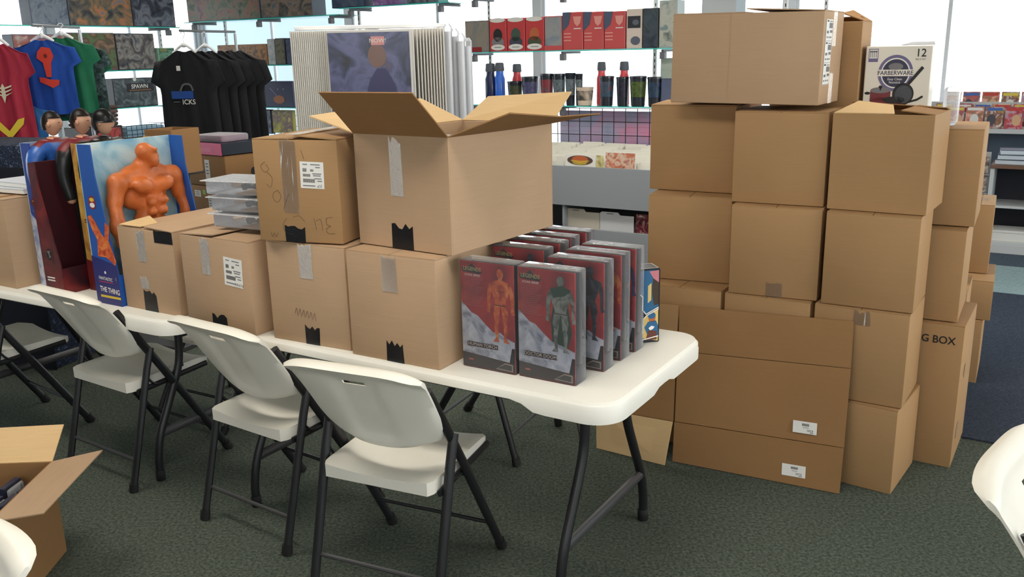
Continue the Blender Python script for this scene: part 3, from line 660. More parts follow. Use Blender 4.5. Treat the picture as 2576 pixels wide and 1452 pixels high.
# small hero box at the end
HB = thing('hero_box', 'small black box with angular white lines, last on the table', 'box', (.436, 2.93, TZ), 12)
O('body', lambda bm: bx(bm, -.055, .055, -.04, .04, 0, .258, .003), mat('black_carton', (26, 32, 40), .35), HB)
p = Print(); YL = mat('yellow_art', (214, 186, 112), .4); BLU = mat('blue_art', (40, 98, 140), .4); SK = mat('tan_art', (176, 104, 66), .4); BRN = mat('brown_art', (96, 48, 36), .4)
p.poly([(.038, .02), (.104, .005), (.104, .118), (.06, .095), (.048, .085), (.048, .04)], YL, 0)
p.disc(.082, .088, .013, .016, SK, 1).disc(.081, .096, .014, .011, BLU, 2).poly([(.055, .055), (.068, .075), (.096, .078), (.104, .060), (.104, .02), (.07, .02)], BLU, 1).poly([(.06, .01), (.1, .01), (.1, .04), (.07, .045)], BRN, 2).poly([(.07, .052), (.08, .060), (.092, .056), (.086, .048), (.076, .044)], WHT, 3)
p.poly([(.03, .252), (.104, .254), (.104, .128), (.060, .105), (.046, .12), (.046, .16), (.03, .175)], BLU, 0)
p.poly([(.085, .252), (.104, .254), (.104, .135), (.088, .13), (.08, .18)], mat('umber_art', (66, 50, 36), .4), 1).poly([(.07, .25), (.104, .252), (.104, .21), (.085, .225)], mat('pink_art', (196, 120, 130), .4), 2).poly([(.066, .20), (.078, .21), (.078, .15), (.066, .14)], YL, 1)
for q in ([(.03, .18), (.048, .163), (.048, .118), (.060, .102), (.104, .124)], [(.104, .118), (.062, .097), (.050, .084), (.050, .038), (.03, .03), (.05, .012), (.104, .022)]): p.line(q, .0035, WHT, 4)
p.build('printed_art', HB, (-.055, -.04, 0), (1, 0, 0), (0, -1, 0), gap=.0008, lift=.0002)
p = Print(); p.line([(.006, .006), (.104, .006), (.104, .074), (.006, .074), (.006, .006)], .002, WHT); p.build('edge_lines', HB, (-.055, -.04, .258), (1, 0, 0), (0, 0, 1), Y=(0, 1, 0))

# clear trays on box M2
for i in range(3):
    q = on_z(640, 560, 1.0875); a = R(-33.6)
    t = thing('clear_tray', ['lowest of three clear trays, resting on box lid', 'middle one of three clear trays left of the scribbled box', 'top one of three clear trays with shiny lid'][i], 'tray', Vector((-.955 - .012*(i == 2), 3.30, 1.101 + .062*i)), -28 + 3*i)
    O('tub', lambda bm: bx(bm, -.13, .13, -.08, .08, 0, .048, .008, seg=2), PLAS2, t)
    O('lid', lambda bm: bx(bm, -.142, .142, -.095, .095, .049, .053, .002), PLAS2, t)
    O('card', lambda bm: bx(bm, .0, .12, -.07, .07, .003, .008), mat('tan_card', (176, 140, 104), .6), t)
    def bow(bm):
        for s in (-1, 1): tube(bm, [(.0, -.055, .028), (s*.018, -.055, .034), (s*.034, -.055, .028), (s*.036, -.055, .018)], [.004, .011, .014, .006], 8)
    O('dark_bow', bow, mat('dark_bow', (40, 38, 44), .4), t, loc=(.06, 0, 0))

# ------------------------------------------------------------------ TABLES
def table(label, C, yaw, L=1.83, Wd=.762, ins=(.25, .25)):
    # origin: near right corner on the floor; local x to the right, y away
    y = R(yaw); t = thing('folding_table', label, 'table', (C[0], C[1], 0), yaw)
    def outline(r, off, z, n=8):
        pts = []
        for cx_, cy_, a0 in ((-r-0., r, -90), (-r, Wd-r, 0), (-L+r, Wd-r, 90), (-L+r, r, 180)):
            for k in range(n+1):
                a = R(a0 + 90*k/n); pts.append((cx_ + (r-off)*math.cos(a), cy_ + (r-off)*math.sin(a)))
        return pts
    def dens(pts, step=.04):
        out = []
        for i, p0 in enumerate(pts):
            p1 = pts[(i+1) % len(pts)]; d = math.hypot(p1[0]-p0[0], p1[1]-p0[1]); k = max(1, int(d/step))
            for j in range(k): out.append((p0[0]+(p1[0]-p0[0])*j/k, p0[1]+(p1[1]-p0[1])*j/k))
        return out
    base = dens(outline(.095, 0, 0))
    cxm, cym = -L/2, Wd/2
    def off(p, o):
        # inset towards the outline centre along the local normal (approximated by the rounded box)
        x = min(max(p[0], -L+.095), -.095); yy = min(max(p[1], .095), Wd-.095)
        dx, dy = p[0]-x, p[1]-yy; m_ = math.hypot(dx, dy); return (p[0]-dx/m_*o, p[1]-dy/m_*o) if m_ > 1e-6 else p
    def skirt(p):
        ex = min(-p[0], p[0]+L); ey = min(p[1], Wd-p[1])
        if ey < .09:      # long edges: deep near the ends, thin along the middle
            k = min(1, max(0, (ex-.24)/.08)); k = k*k*(3-2*k); return .064*(1-k) + .034*k
        k = max(0, 1-abs(p[1]-Wd/2)/.07); k = min(1, k*2); k = k*k*(3-2*k); return .064*(1-k) + .050*k
    def f(bm):
        prof = [(.020, 0), (.010, -.0005), (.006, -.006), (.0035, -.009), (0, -.012), (0, -.026), (-.002, -.030), (-.002, None), (.010, None), (.014, -.02)]
        rings = []
        for o_, z in prof: rings.append([bm.verts.new((*off(p, o_), TZ + (z if z is not None else -skirt(p)))) for p in base])
        n = len(base)
        for a, b in zip(rings, rings[1:]):
            for k in range(n): bm.faces.new((a[k], a[(k+1) % n], b[(k+1) % n], b[k]))
        bm.faces.new(rings[0]); bm.faces.new(rings[-1][::-1])
    O('table_top', f, mat('table_plastic', (236, 235, 226), .45, bump=.08, bscale=700), t, ang=50)
    O('rail', lambda bm: bx(bm, -L+.12, -.12, .055, .08, .675, .708, .003), BLACKM, t)
    O('rail', lambda bm: bx(bm, -L+.12, -.12, Wd-.08, Wd-.055, .675, .708, .003), BLACKM, t)
    for s, xi in ((1, -ins[0]), (-1, -L+ins[1])):
        for q in (-1, 1):
            yy = lambda a: Wd/2 + q*a
            P_ = spline([(xi, yy(.15), .70), (xi, yy(.15), .60), (xi, yy(.165), .47), (xi, yy(.23), .33), (xi, yy(.295), .20), (xi, yy(.32), .10), (xi, yy(.322), .03)], 5)
            lg = O('leg', lambda bm: tube(bm, P_, .0165, 12), BLACKM, t)
            O('foot_cap', lambda bm: lathe(bm, [(.018, .0), (.02, .003), (.02, .04), (.0175, .045)], 14, c=(xi, yy(.322), 0)), RUB, lg)
        O('crossbar', lambda bm: tube(bm, [(xi, Wd/2-.15, .585), (xi, Wd/2+.15, .585)], .010, 10), BLACKM, t)
        O('crossbar', lambda bm: tube(bm, [(xi, Wd/2-.298, .20), (xi, Wd/2+.298, .20)], .015, 10, flat=1.3), GREYM, t)
        O('brace', lambda bm: (tube(bm, [(xi, Wd/2, .585), (xi-s*.16, Wd/2, .66), (xi-s*.30, Wd/2, .695)], .008, 8), tube(bm, [(xi, Wd/2-.15, .45), (xi-s*.05, Wd/2-.12, .60), (xi-s*.14, Wd/2-.05, .69)], .007, 8)), BLACKM, t)
    return t
table('white plastic folding table under the open box and red figure packs', (.27, 2.32), -31.9, ins=(.20, .27))
table('white plastic folding table under the tall boxed figures at left', (-1.305, 3.262), -30.2)

# ------------------------------------------------------------------ CHAIRS
def make_chair(label):
    t = thing('folding_chair', label, 'chair')
    FW = .226
    def bk(t_):      # point on the tube line, t_ = height
        k = t_ / .83; return .49 - .50 * k
    # backrest: grid over s (-1..1) and tt (0 bottom..1 top)
    zb, ztp = .540, .845
    ns, nt = 24, 24
    def hw(tt):
        if tt < .3: k = tt/.3; return .160 + .060*math.sqrt(max(0, 1-(1-k)**2)) + .006*k
        k = (tt-.3)/.7; return .226 + .014*k
    def P(s, tt, side):
        z = zb + (ztp-zb)*tt; x = s*hw(tt)
        zl = z - .028*(1-tt)*0 + (-.024*(1-s*s)*(1-tt)**2) - .034*(abs(s)**4.5)*tt**3
        curve = -.032*(1-abs(s)**3.2) - .012
        edge = max(0, min(1, min((1-abs(s))*5, (1-tt)*6 if tt > .5 else tt*6)))
        tp = max(0, (tt-.86)/.14); th = .010 + .004*(1-edge) + (.026*math.sin(min(1, tp*1.5)*math.pi*.5) if tp < .8 else .026 - .026*((tp-.8)/.2)**2)
        es = max(0, (abs(s)-.80)/.20); th *= math.sqrt(1 - .85*es*es)
        rec = 0
        if side > 0 and abs(s) < .36 and tt < .82 and tt > .1: rec = .009 * min(1, (.82-tt)*26) * min(1, (.36-abs(s))*14)
        y = bk(z) + curve + (-th + rec if side > 0 else th*.4)
        
        return (x, y, zl)
    S_ = [-1 + 2*i/ns for i in range(ns+1)]; T_ = [j/nt for j in range(nt+1)]
    def hole(i, j): return 10 <= i <= 13 and j == 18
    def fb(bm):
        G = [[[bm.verts.new(P(s, tt, sd)) for tt in T_] for s in S_] for sd in (1, 0)]
        for sd in (0, 1):
            for i in range(ns):
                for j in range(nt):
                    if hole(i, j): continue
                    g = G[sd]; q = (g[i][j], g[i+1][j], g[i+1][j+1], g[i][j+1]); bm.faces.new(q if sd == 0 else q[::-1])
        def br_(i0, j0, i1, j1): bm.faces.new((G[0][i0][j0], G[0][i1][j1], G[1][i1][j1], G[1][i0][j0]))
        for i in range(ns): br_(i, 0, i+1, 0); br_(i, nt, i+1, nt)
        for j in range(nt): br_(0, j, 0, j+1); br_(ns, j, ns, j+1)
        for i in range(10, 14): br_(i, 18, i+1, 18); br_(i, 19, i+1, 19)
        br_(10, 18, 10, 19); br_(14, 18, 14, 19)
    o = O('backrest', fb, WHITEP, t, ang=60)
    # seat
    y0, y1 = .055, .46; n1, n2 = 20, 20
    def sw(v):
        k = min(1, v/.12); k2 = min(1, (1-v)/.16)
        return (.200 + .006*v) * (.93 + .07*math.sqrt(max(0, 1-(1-k)**2))) * (.86 + .14*math.sqrt(max(0, 1-(1-k2)**2)))
    def SP(s, v, side):
        x = s*sw(v); y = y0 + (y1-y0)*v
        dip = -.020*(1-s*s)*(1-(2*v-1)**2) - .012*(1-s*s)
        z = .452 + dip + .012*v - .018*max(0, v-.85)/.15
        ed = max(0, min(1, min((1-abs(s))*7, v*9, (1-v)*7)))
        if side: z = .452 - .050 + .012*v + .012*ed
        else: z -= .006*(1-ed)**2
        return (x, y, z)
    A_ = [-1 + 2*i/n1 for i in range(n1+1)]; B_ = [j/n2 for j in range(n2+1)]
    def fs(bm):
        G = [[[bm.verts.new(SP(s, v, sd)) for v in B_] for s in A_] for sd in (0, 1)]
        for sd in (0, 1):
            for i in range(n1):
                for j in range(n2):
                    g = G[sd]; q = (g[i][j], g[i+1][j], g[i+1][j+1], g[i][j+1]); bm.faces.new(q if sd == 0 else q[::-1])
        def br_(i0, j0, i1, j1): bm.faces.new((G[0][i0][j0], G[0][i1][j1], G[1][i1][j1], G[1][i0][j0]))
        for i in range(n1): br_(i, 0, i+1, 0); br_(i, n2, i+1, n2)
        for j in range(n2): br_(0, j, 0, j+1); br_(n1, j, n1, j+1)
    O('seat', fs, WHITEP, t, ang=50)
    for s in (-1, 1):
        x = s*FW
        pts = [(s*.212, bk(.752)+.004, .752), (s*.222, bk(.60), .60), (x, bk(.45), .45), (x, bk(.02), .02)]
        lg = O('leg', lambda bm: tube(bm, pts, .0132, 12, flat=1.25), BLACKM, t)
        O('foot_cap', lambda bm: tube(bm, [(x, bk(.035), .035), (x, bk(.0)+.001, .002)], .0172, 12, flat=1.25), RUB, lg)
        xr = s*(FW+.004)
        rl = O('leg', lambda bm: tube(bm, [(s*.230, .158, .575), (xr, .130, .49), (xr, .004, .02)], .0132, 12, flat=1.25), BLACKM, t)
        O('foot_cap', lambda bm: tube(bm, [(xr, .006, .035), (xr, .0, .002)], .0172, 12, flat=1.25), RUB, rl)
        xs = s*.209
        O('seat_rail', lambda bm: tube(bm, [(xs, .09, .400), (xs, .26, .412), (xs, .43, .424)], .008, 8, flat=1.5), BLACKM, t)
        O('link', lambda bm: tube(bm, spline([(s*.216, .125, .47), (s*.216, .165, .415), (s*.216, .22, .41)], 4), .005, 8), BLACKM, t)
    O('crossbar', lambda bm: tube(bm, [(-FW, .036, .125), (FW, .036, .125)], .007, 8), GREYM, t)
    O('crossbar', lambda bm: tube(bm, [(-FW, bk(.14), .14), (FW, bk(.14), .14)], .007, 8), BLACKM, t)
    O('crossbar', lambda bm: tube(bm, [(-FW, bk(.395), .395), (FW, bk(.395), .395)], .009, 8), BLACKM, t)
    return t
ch = make_chair('white folding chair nearest the table end, below the low cartons')
ch.location = (-.464, 2.500, 0); ch.rotation_euler = (0, 0, R(-24.5))
def rear_center(rr, yaw, dx=-.212): return (rr[0] + dx*math.cos(R(yaw)), rr[1] + dx*math.sin(R(yaw)), 0)
dup(ch, (-1.007, 2.963, 0), -35.1, 'second white folding chair from the right, its handle slot showing dark')
dup(ch, rear_center((-1.58, 3.344), -34), -34, 'third white folding chair from the right, in front of the tall boxed figures')
def front_center(fl, yaw):
    y = R(yaw); return (fl[0] + .226*math.cos(y) + .49*math.sin(y), fl[1] + .226*math.sin(y) - .49*math.cos(y), 0)
dup(ch, front_center((-2.43, 4.366), -38), -38, 'white folding chair cut by the left edge of the picture')
# far side chairs, facing the photographer
dup(ch, (.105, 3.705, 0), 64, 'white folding chair standing side-on beyond the table, under the red figure packs')
dup(ch, (-1.32, 4.42, 0), 150, 'white folding chair on the far side seen between the two tables')
# cropped chairs near the camera
dup(ch, (1.14, 1.78, 0), -134, 'white folding chair back cropped at the lower right corner')
dup(ch, (-1.125, 1.555, 0), 150, 'white folding chair back cropped at the lower left corner')

# ------------------------------------------------------------------ open box lower left
y = R(2); BLc = carton('open brown carton of toy packs on the carpet at lower left', (-1.612, 2.47), 2, .40, .42, .352, 0, CB2, top='open')
hw_, hd_ = .20, .21
flap(BLc, [(hw_, -hd_, .352), (hw_, hd_, .352), (hw_+.165, hd_+.03, .375), (hw_+.165, -hd_-.0, .375)], .004, CB3)
flap(BLc, [(-hw_, hd_, .352), (-hw_, hd_+.10, .44), (hw_, hd_+.12, .44), (hw_, hd_, .352)], .004, CBIN)
PK = mat('dark_blister', (44, 48, 70), .35)
k = 0
bl_lab = ['far right corner', 'far side, second from right', 'right wall, middle', 'middle, second from right', 'near right corner', 'near side, second from right']
for x, yy in ((.15, .12), (.085, .13), (.15, -.01), (.085, .01), (.15, -.13), (.085, -.12)):
    c = Vector(BLc.location) + Matrix.Rotation(R(2), 3, 'Z') @ Vector((x, yy, 0))
    t = thing('toy_pack', 'slim toy pack in the lower left open carton, ' + bl_lab[k], 'package', (c.x, c.y, .0055), 84, None)
    O('carton', lambda bm: bx(bm, -.045, .045, -.012, .012, 0, .30 + .008*(k % 3), .002), PK, t)
    O('blister', lambda bm: bx(bm, -.040, .040, -.026, -.012, .03, .292 + .008*(k % 3), .005), PLAS2, t)
    k += 1

# ------------------------------------------------------------------ TALL BOXED FIGURES
def skin_mesh(P, Eg, Rd, sub=1):
    me = bpy.data.meshes.new('sk'); me.from_pydata(P, Eg, []); o = bpy.data.objects.new('sk', me); COL.objects.link(o)
    sm = o.modifiers.new('s', 'SKIN'); ss = o.modifiers.new('u', 'SUBSURF'); ss.levels = sub; ss.render_levels = sub
    for v, r in zip(me.skin_vertices[0].data, Rd): v.radius = r if isinstance(r, tuple) else (r, r)
    me.skin_vertices[0].data[0].use_root = True; sm.use_smooth_shade = True
    bpy.context.view_layer.update(); dg = bpy.context.evaluated_depsgraph_get()
    out = bpy.data.meshes.new_from_object(o.evaluated_get(dg)); bpy.data.objects.remove(o); bpy.data.meshes.remove(me); return out
def doll(par, h, bulk, mats, zone, loc, turn=0, hair=None, hood=False, headturn=0, headk=1.0):
    P = [(0,0,.50), (0,.0,.57), (0,-.005,.66), (0,0,.76), (0,.003,.825), (0,-.004,.855),   # 0..5 pelvis..neck
         (.085,0,.79), (.135,0,.755), (.155,.005,.63), (.150,-.02,.52), (.148,-.028,.47),     # 6..10
         (-.085,0,.79), (-.135,0,.755), (-.155,.005,.63), (-.150,-.02,.52), (-.148,-.028,.47),
         (.055,0,.46), (.062,-.004,.27), (.065,.005,.06), (.066,-.05,.02),
         (-.055,0,.46), (-.062,-.004,.27), (-.065,.005,.06), (-.066,-.05,.02)]
    Eg = [(0,1),(1,2),(2,3),(3,4),(4,5),(3,6),(6,7),(7,8),(8,9),(9,10),(3,11),(11,12),(12,13),(13,14),(14,15),(0,16),(16,17),(17,18),(18,19),(0,20),(20,21),(21,22),(22,23)]
    b = bulk
    Rd = [(.075*b,.06*b),(.068*b,.055*b),(.085*b,.065*b),(.10*b,.075*b),(.045*b,.042*b),(.038*b,.038*b),
          .055*b,.052*b,.036*b,.028*b,.026*b,.055*b,.052*b,.036*b,.028*b,.026*b,.055*b,.038*b,.028*b,.022*b,.055*b,.038*b,.028*b,.022*b]
    wide = .8 + .3*b
    P = [(x*h*wide, y*h, z*h) for x, y, z in P]; Rd = [tuple(q*h for q in r) if isinstance(r, tuple) else r*h for r in Rd]
    me = skin_mesh(P, Eg, Rd)
    me.name = 'body'
    for M in mats: me.materials.append(M)
    for p in me.polygons: p.material_index = zone(p.center.x/h, p.center.y/h, p.center.z/h); p.use_smooth = True
    o = bpy.data.objects.new('figure', me); COL.objects.link(o); o.parent = par; o.location = loc; o.rotation_euler = (0, 0, R(turn))
    hr = .058*h*headk
    def hd(bm):
        t = bmesh.new(); bmesh.ops.create_uvsphere(t, u_segments=20, v_segments=14, radius=1)
        for v in t.verts:
            x, y, z = v.co; jaw = 1 - .25*max(0, -z)
            nose = .16*math.exp(-((x/.16)**2 + ((z+.12)/.28)**2)) if y < 0 else 0
            brow = .05*math.exp(-(((z-.22)/.1)**2)) if y < 0 else 0
            eye = -.08*math.exp(-(((abs(x)-.35)/.16)**2 + ((z-.08)/.1)**2)) if y < 0 else 0
            v.co = Vector((x*.82*jaw*hr, (y*.98*jaw - nose - brow - eye)*hr, z*1.22*hr))
        merge(bm, t, 0)
        for s in (-1, 1): 
            t = bmesh.new(); bmesh.ops.create_uvsphere(t, u_segments=8, v_segments=6, radius=1)
            for v in t.verts: v.co = Vector((s*.82*hr + v.co.x*.10*hr, v.co.y*.2*hr, v.co.z*.3*hr))
            merge(bm, t, 0)
        for s in (-1, 1): bx(bm, s*.33*hr-.13*hr, s*.33*hr+.13*hr, -.93*hr, -.86*hr, .10*hr, .16*hr, 0, 1)
        bx(bm, -.22*hr, .22*hr, -.87*hr, -.80*hr, -.56*hr, -.50*hr, 0, 1)
    H = O('head', hd, [mats[-1], mat('toy_dark_detail', (60, 40, 34), .5)], o, loc=(0, -.004*h, .925*h), rot=(0, 0, R(headturn)), ang=70)
    if hair:
        def hf(bm):
            t = bmesh.new(); bmesh.ops.create_uvsphere(t, u_segments=20, v_segments=14, radius=1)
            bmesh.ops.delete(t, geom=[v for v in t.verts if ((v.co.z < -.22 and v.co.y < .25) or v.co.z < -.9 if hood else (v.co.z < -.15 and v.co.y < .25) or (v.co.z < .42 and v.co.y < -.25) or v.co.z < -.62)], context='VERTS')
            for v in t.verts: v.co = Vector((v.co.x*(.96 if hood else .90)*hr, v.co.y*(1.14 if hood else 1.06)*hr, v.co.z*1.32*hr))
            merge(bm, t, 0)
            r = bmesh.ops.solidify(bm, geom=bm.faces[:], thickness=-.05*hr)
        O('hair' if not hood else 'hood', hf, hair, H, ang=70)
    return o
FLESH = mat('toy_flesh', (198, 150, 122), .45)
def big_pack(label, u0, u1, v, w, h, sideM, backM, dt=.55, frontM=None):
    a = W(u0, v, TZ); d = u1 - u0; c = W((u0+u1)/2, v + w/2, TZ)
    t = thing('boxed_figure', label, 'toy', c, 90 + math.degrees(YAW))
    # local: x across (away), -y = front (to the right)
    bk = d/2; ft = -d/2; tf = bk - d*dt
    O('back_panel', lambda bm: bx(bm, -w/2, w/2, bk-.005, bk, .0, h, .001), backM, t)
    for s in (-1, 1):
        x0 = -w/2 if s < 0 else w/2 - .005
        def sp(bm):
            q = [(ft, .0), (bk-.005, .0), (bk-.005, h), (tf, h), (tf-.004, h*.82), (ft, .22*h)]
            A = [bm.verts.new((x0, y_, z_)) for y_, z_ in q]; B = [bm.verts.new((x0+.005, y_, z_)) for y_, z_ in q]
            bm.faces.new(A); bm.faces.new(B[::-1])
            for i in range(len(q)): bm.faces.new((A[i], B[i], B[(i+1) % len(q)], A[(i+1) % len(q)]))
        O('side_panel', sp, sideM, t, smooth=False)
    O('front_panel', lambda bm: bx(bm, -w/2+.005, w/2-.005, ft, ft+.005, 0, .20*h, 0), frontM or sideM, t)
    O('base', lambda bm: bx(bm, -w/2+.005, w/2-.005, ft+.005, bk-.005, 0, .02, 0), frontM or sideM, t)
    t['_w'] = w; t['_d'] = d; return t
SKY = art('sky_burst', [(96, 168, 206), (176, 214, 226), (232, 240, 232)], 5, 1, .45)
def side_print(t, fn):
    p = Print(); fn(p); return p.build('printed_art', t, (-t['_w']/2, t['_d']/2, 0), (0, -1, 0), (-1, 0, 0), gap=.0006, lift=.0003)
# orange muscular figure
BP = big_pack('open-front blue box with a bald orange muscular figure, lettered THE THING', -3.352, -3.192, 2.135, .44, .650, mat('pack_blue', (28, 84, 168), .4), SKY)
def fnA(p):
    NB = mat('deep_blue_print', (28, 36, 110), .4); OB_ = OR
    p.poly([(.0, .0), (.16, .0), (.16, .17), (.0, .20)], NB, 0)
    p.text('THE THING', .093, .060, .030, WHT, 2, -3, .82, .02); p.text('FANTASTIC', .075, .108, .019, WHT, 2, -2, .9, .01); p.text('4', .142, .112, .030, GINK, 2, -2)
    p.rect(.03, .093, .12, .096, mat('red_line', (190, 40, 60), .4), 1); p.rect(.028, .028, .158, .038, mat('yellow_line', (216, 190, 60), .4), 1)
    p.poly([(.045, .20), (.10, .20), (.15, .17), (.16, .19), (.13, .27), (.145, .33), (.12, .345), (.105, .28), (.085, .30), (.06, .34), (.035, .37), (.01, .36), (.03, .31), (.055, .27), (.05, .23)], OR, 1)
    p.disc(.078, .135, .006, .006, WHT, 2).disc(.055, .42, .022, .028, RED, 1).disc(.055, .41, .016, .010, WHT, 2).disc(.055, .432, .015, .008, mat('yellow_line', (216, 190, 60), .4), 2)
side_print(BP, fnA)
ORT = mat('orange_toy_plastic', (200, 108, 52), .42, bump=.6, bscale=30, var=.18, vscale=16)
def brawny(par, h, M, MS, loc, turn):
    mb = bpy.data.metaballs.new('mb'); mb.resolution = .022; mb.render_resolution = .022; mb.threshold = .6
    def el(x, y, z, a, b_, c_, rx=0, ry=0, rz=0):
        e_ = mb.elements.new(type='ELLIPSOID'); e_.co = (x, y, z); e_.size_x, e_.size_y, e_.size_z = a, b_, c_; e_.radius = 1; e_.stiffness = 2.2
        from mathutils import Euler
        e_.rotation = Euler((R(rx), R(ry), R(rz))).to_quaternion()
    el(0, .01, .70, .20, .15, .20); el(0, 0, .58, .16, .13, .14); el(0, .01, .49, .19, .15, .10); el(0, .03, .82, .20, .11, .11); el(0, .02, .87, .09, .09, .10)
    for s_ in (-1, 1):
        el(s_*.095, -.075, .735, .13, .085, .09, 0, s_*-14, 0); el(s_*.14, .02, .80, .15, .10, .10, 0, s_*32, 0)
        el(s_*.245, .0, .765, .125, .115, .13); el(s_*.285, .0, .655, .095, .095, .14, 0, s_*-12, 0); el(s_*.305, -.02, .57, .070, .07, .07)
        el(s_*.315, -.035, .49, .095, .09, .135, 8, s_*-4, 0); el(s_*.31, -.06, .375, .08, .08, .08)
        el(s_*.055, -.095, .62, .055, .05, .055); el(s_*.05, -.09, .55, .05, .05, .05); el(s_*.13, .04, .66, .10, .09, .15)
        el(s_*.10, 0, .36, .12, .13, .18); el(s_*.115, 0, .20, .085, .09, .14); el(s_*.12, .01, .08, .08, .08, .10); el(s_*.125, -.05, .025, .08, .13, .05)
    hx, hy, hz = .0, -.035, .955
    ct = math.cos(R(48)); st = math.sin(R(48))
    def hd_(x, y, z, *a): el(hx + x*ct - y*st, hy + x*st + y*ct, hz + z, *a)
    hd_(0, .01, .01, .095, .105, .10, 0, 0, 48); hd_(0, -.045, -.055, .07, .06, .06, 0, 0, 48); hd_(0, -.06, .018, .075, .03, .022, 0, 0, 48); hd_(0, -.068, -.018, .024, .022, .032, 0, 0, 48); hd_(0, -.048, -.085, .052, .035, .03, 0, 0, 48)
    o = bpy.data.objects.new('mb', mb); COL.objects.link(o); bpy.context.view_layer.update()
    me = bpy.data.meshes.new_from_object(o.evaluated_get(bpy.context.evaluated_depsgraph_get())); bpy.data.objects.remove(o); bpy.data.metaballs.remove(mb)
    me.name = 'figure'; me.transform(Matrix.Scale(h, 4)); me.materials.clear(); me.materials.append(M); me.materials.append(MS)
    for p_ in me.polygons: p_.use_smooth = True; p_.material_index = 1 if .22*h < p_.center.z < .47*h and abs(p_.center.x) < .22*h else 0
    f_ = bpy.data.objects.new('figure', me); COL.objects.link(f_); f_.parent = par; f_.location = loc; f_.rotation_euler = (0, 0, R(turn)); return f_
brawny(BP, .60, ORT, mat('navy_shorts', (28, 34, 48), .5), (.035, .02, .022), 6)
BT = big_pack('yellow and brown boxed figure behind the blue box, dark-hooded doll inside', -3.575, -3.43, 2.25, .36, .635, art('gold_side', [(120, 60, 40), (196, 150, 70), (222, 190, 110)], 6, 9, .4), mat('dark_pack', (30, 26, 24), .5))
def fnB(p):
    p.poly([(.045, .40), (.062, .418), (.066, .408), (.074, .408), (.078, .418), (.095, .40), (.084, .404), (.078, .39), (.070, .382), (.062, .39), (.056, .404)], INK, 1)
    p.poly([(.0, .0), (.17, .0), (.17, .10), (.0, .14)], mat('maroon_side', (96, 26, 26), .4), 1).rect(.03, .31, .11, .315, BRN, 1).rect(.03, .30, .10, .304, BRN, 1)
side_print(BT, fnB)
BLK = mat('black_toy', (22, 24, 26), .35)
doll(BT, .75, 1.0, [BLK, BLK, FLESH], lambda x, y, z: 0, (-.06, -.0, .022), turn=10, hair=BLK, hood=True, headturn=20)
S2 = big_pack('dark red boxed doll with black clothes, between yellow and blue boxes', -3.72, -3.59, 2.14, .40, .56, art('red_side', [(50, 20, 30), (98, 26, 34), (130, 40, 40)], 7, 4, .4), mat('wine_pack', (70, 24, 32), .5), dt=.4)
def fnC(p):
    p.disc(.06, .17, .026, .034, mat('maroon_side', (96, 26, 26), .4), 1).disc(.06, .17, .020, .026, INK, 2).poly([(.045, .185), (.07, .188), (.062, .175), (.072, .16), (.055, .153), (.058, .167)], GINK, 3)
    for i in range(2): p.rect(.02, .065-.012*i, .075, .071-.012*i, WHT, 1)
side_print(S2, fnC)
d2_ = doll(S2, .75, 1.08, [BLK, mat('red_cape', (112, 26, 34), .5), FLESH, FLESH], lambda x, y, z: 2 if (abs(x) > .12 and z < .50) or z > .84 else (1 if z > .79 else 0), (.02, -.01, .022), turn=12, hair=mat('toy_hair', (40, 30, 26), .4), headturn=18)
S1 = big_pack('blue boxed doll in a blue suit, leftmost of the tall boxed figures', -3.86, -3.735, 2.20, .36, .632, mat('royal_pack', (30, 66, 150), .4), art('cloud_back', [(120, 150, 190), (190, 205, 220), (120, 140, 190)], 6, 3, .4))
def fnD(p):
    p.poly([(.0, .0), (.115, .0), (.115, .22), (.08, .27), (.05, .29), (.0, .33)], art('cloud_side', [(120, 140, 190), (190, 196, 214), (220, 222, 230)], 18, 3, .4), 1)
    p.disc(.045, .375, .024, .022, mat('maroon_side', (96, 26, 26), .4), 1).poly([(.03, .383), (.06, .388), (.05, .375), (.058, .362), (.038, .36), (.045, .373)], YL, 2).rect(.02, .335, .07, .34, PUR, 1)
side_print(S1, fnD)
doll(S1, .74, 1.08, [mat('blue_suit', (44, 92, 170), .35), mat('red_cape', (112, 26, 34), .5), FLESH, FLESH], lambda x, y, z: 2 if (abs(x) > .12 and z < .50) or z > .84 else (1 if z > .805 else 0), (-.06, -.0, .022), turn=12, hair=mat('toy_hair', (40, 30, 26), .4), headturn=22)
# carton at the left edge of the picture
LC = carton('brown carton at the far left end of the table, grey paper on top', (-2.188, 3.836), -31.9, .36, .42, .40, TZ, CB3)
O('strap', lambda bm: bx(bm, .1, .104, -.212, .212, .396, .402), CB2, LC)
q = Vector(LC.location)
for i in range(2):
    t = thing('paper_pad', ['white paper pad lying on the left end carton', 'upper paper pad of the two on the left end carton'][i], 'paper', (q.x + .02*i, q.y + .03*i, TZ + .4045 + .022*i), -28 - 4*i)
    O('sheets', lambda bm: bx(bm, -.15, .15, -.11, .11, 0, .018, .001), WHT, t); O('backing_card', lambda bm: bx(bm, -.151, .151, -.111, .111, .0182, .0205), mat('blue_white_card', (206, 214, 224), .5), t)

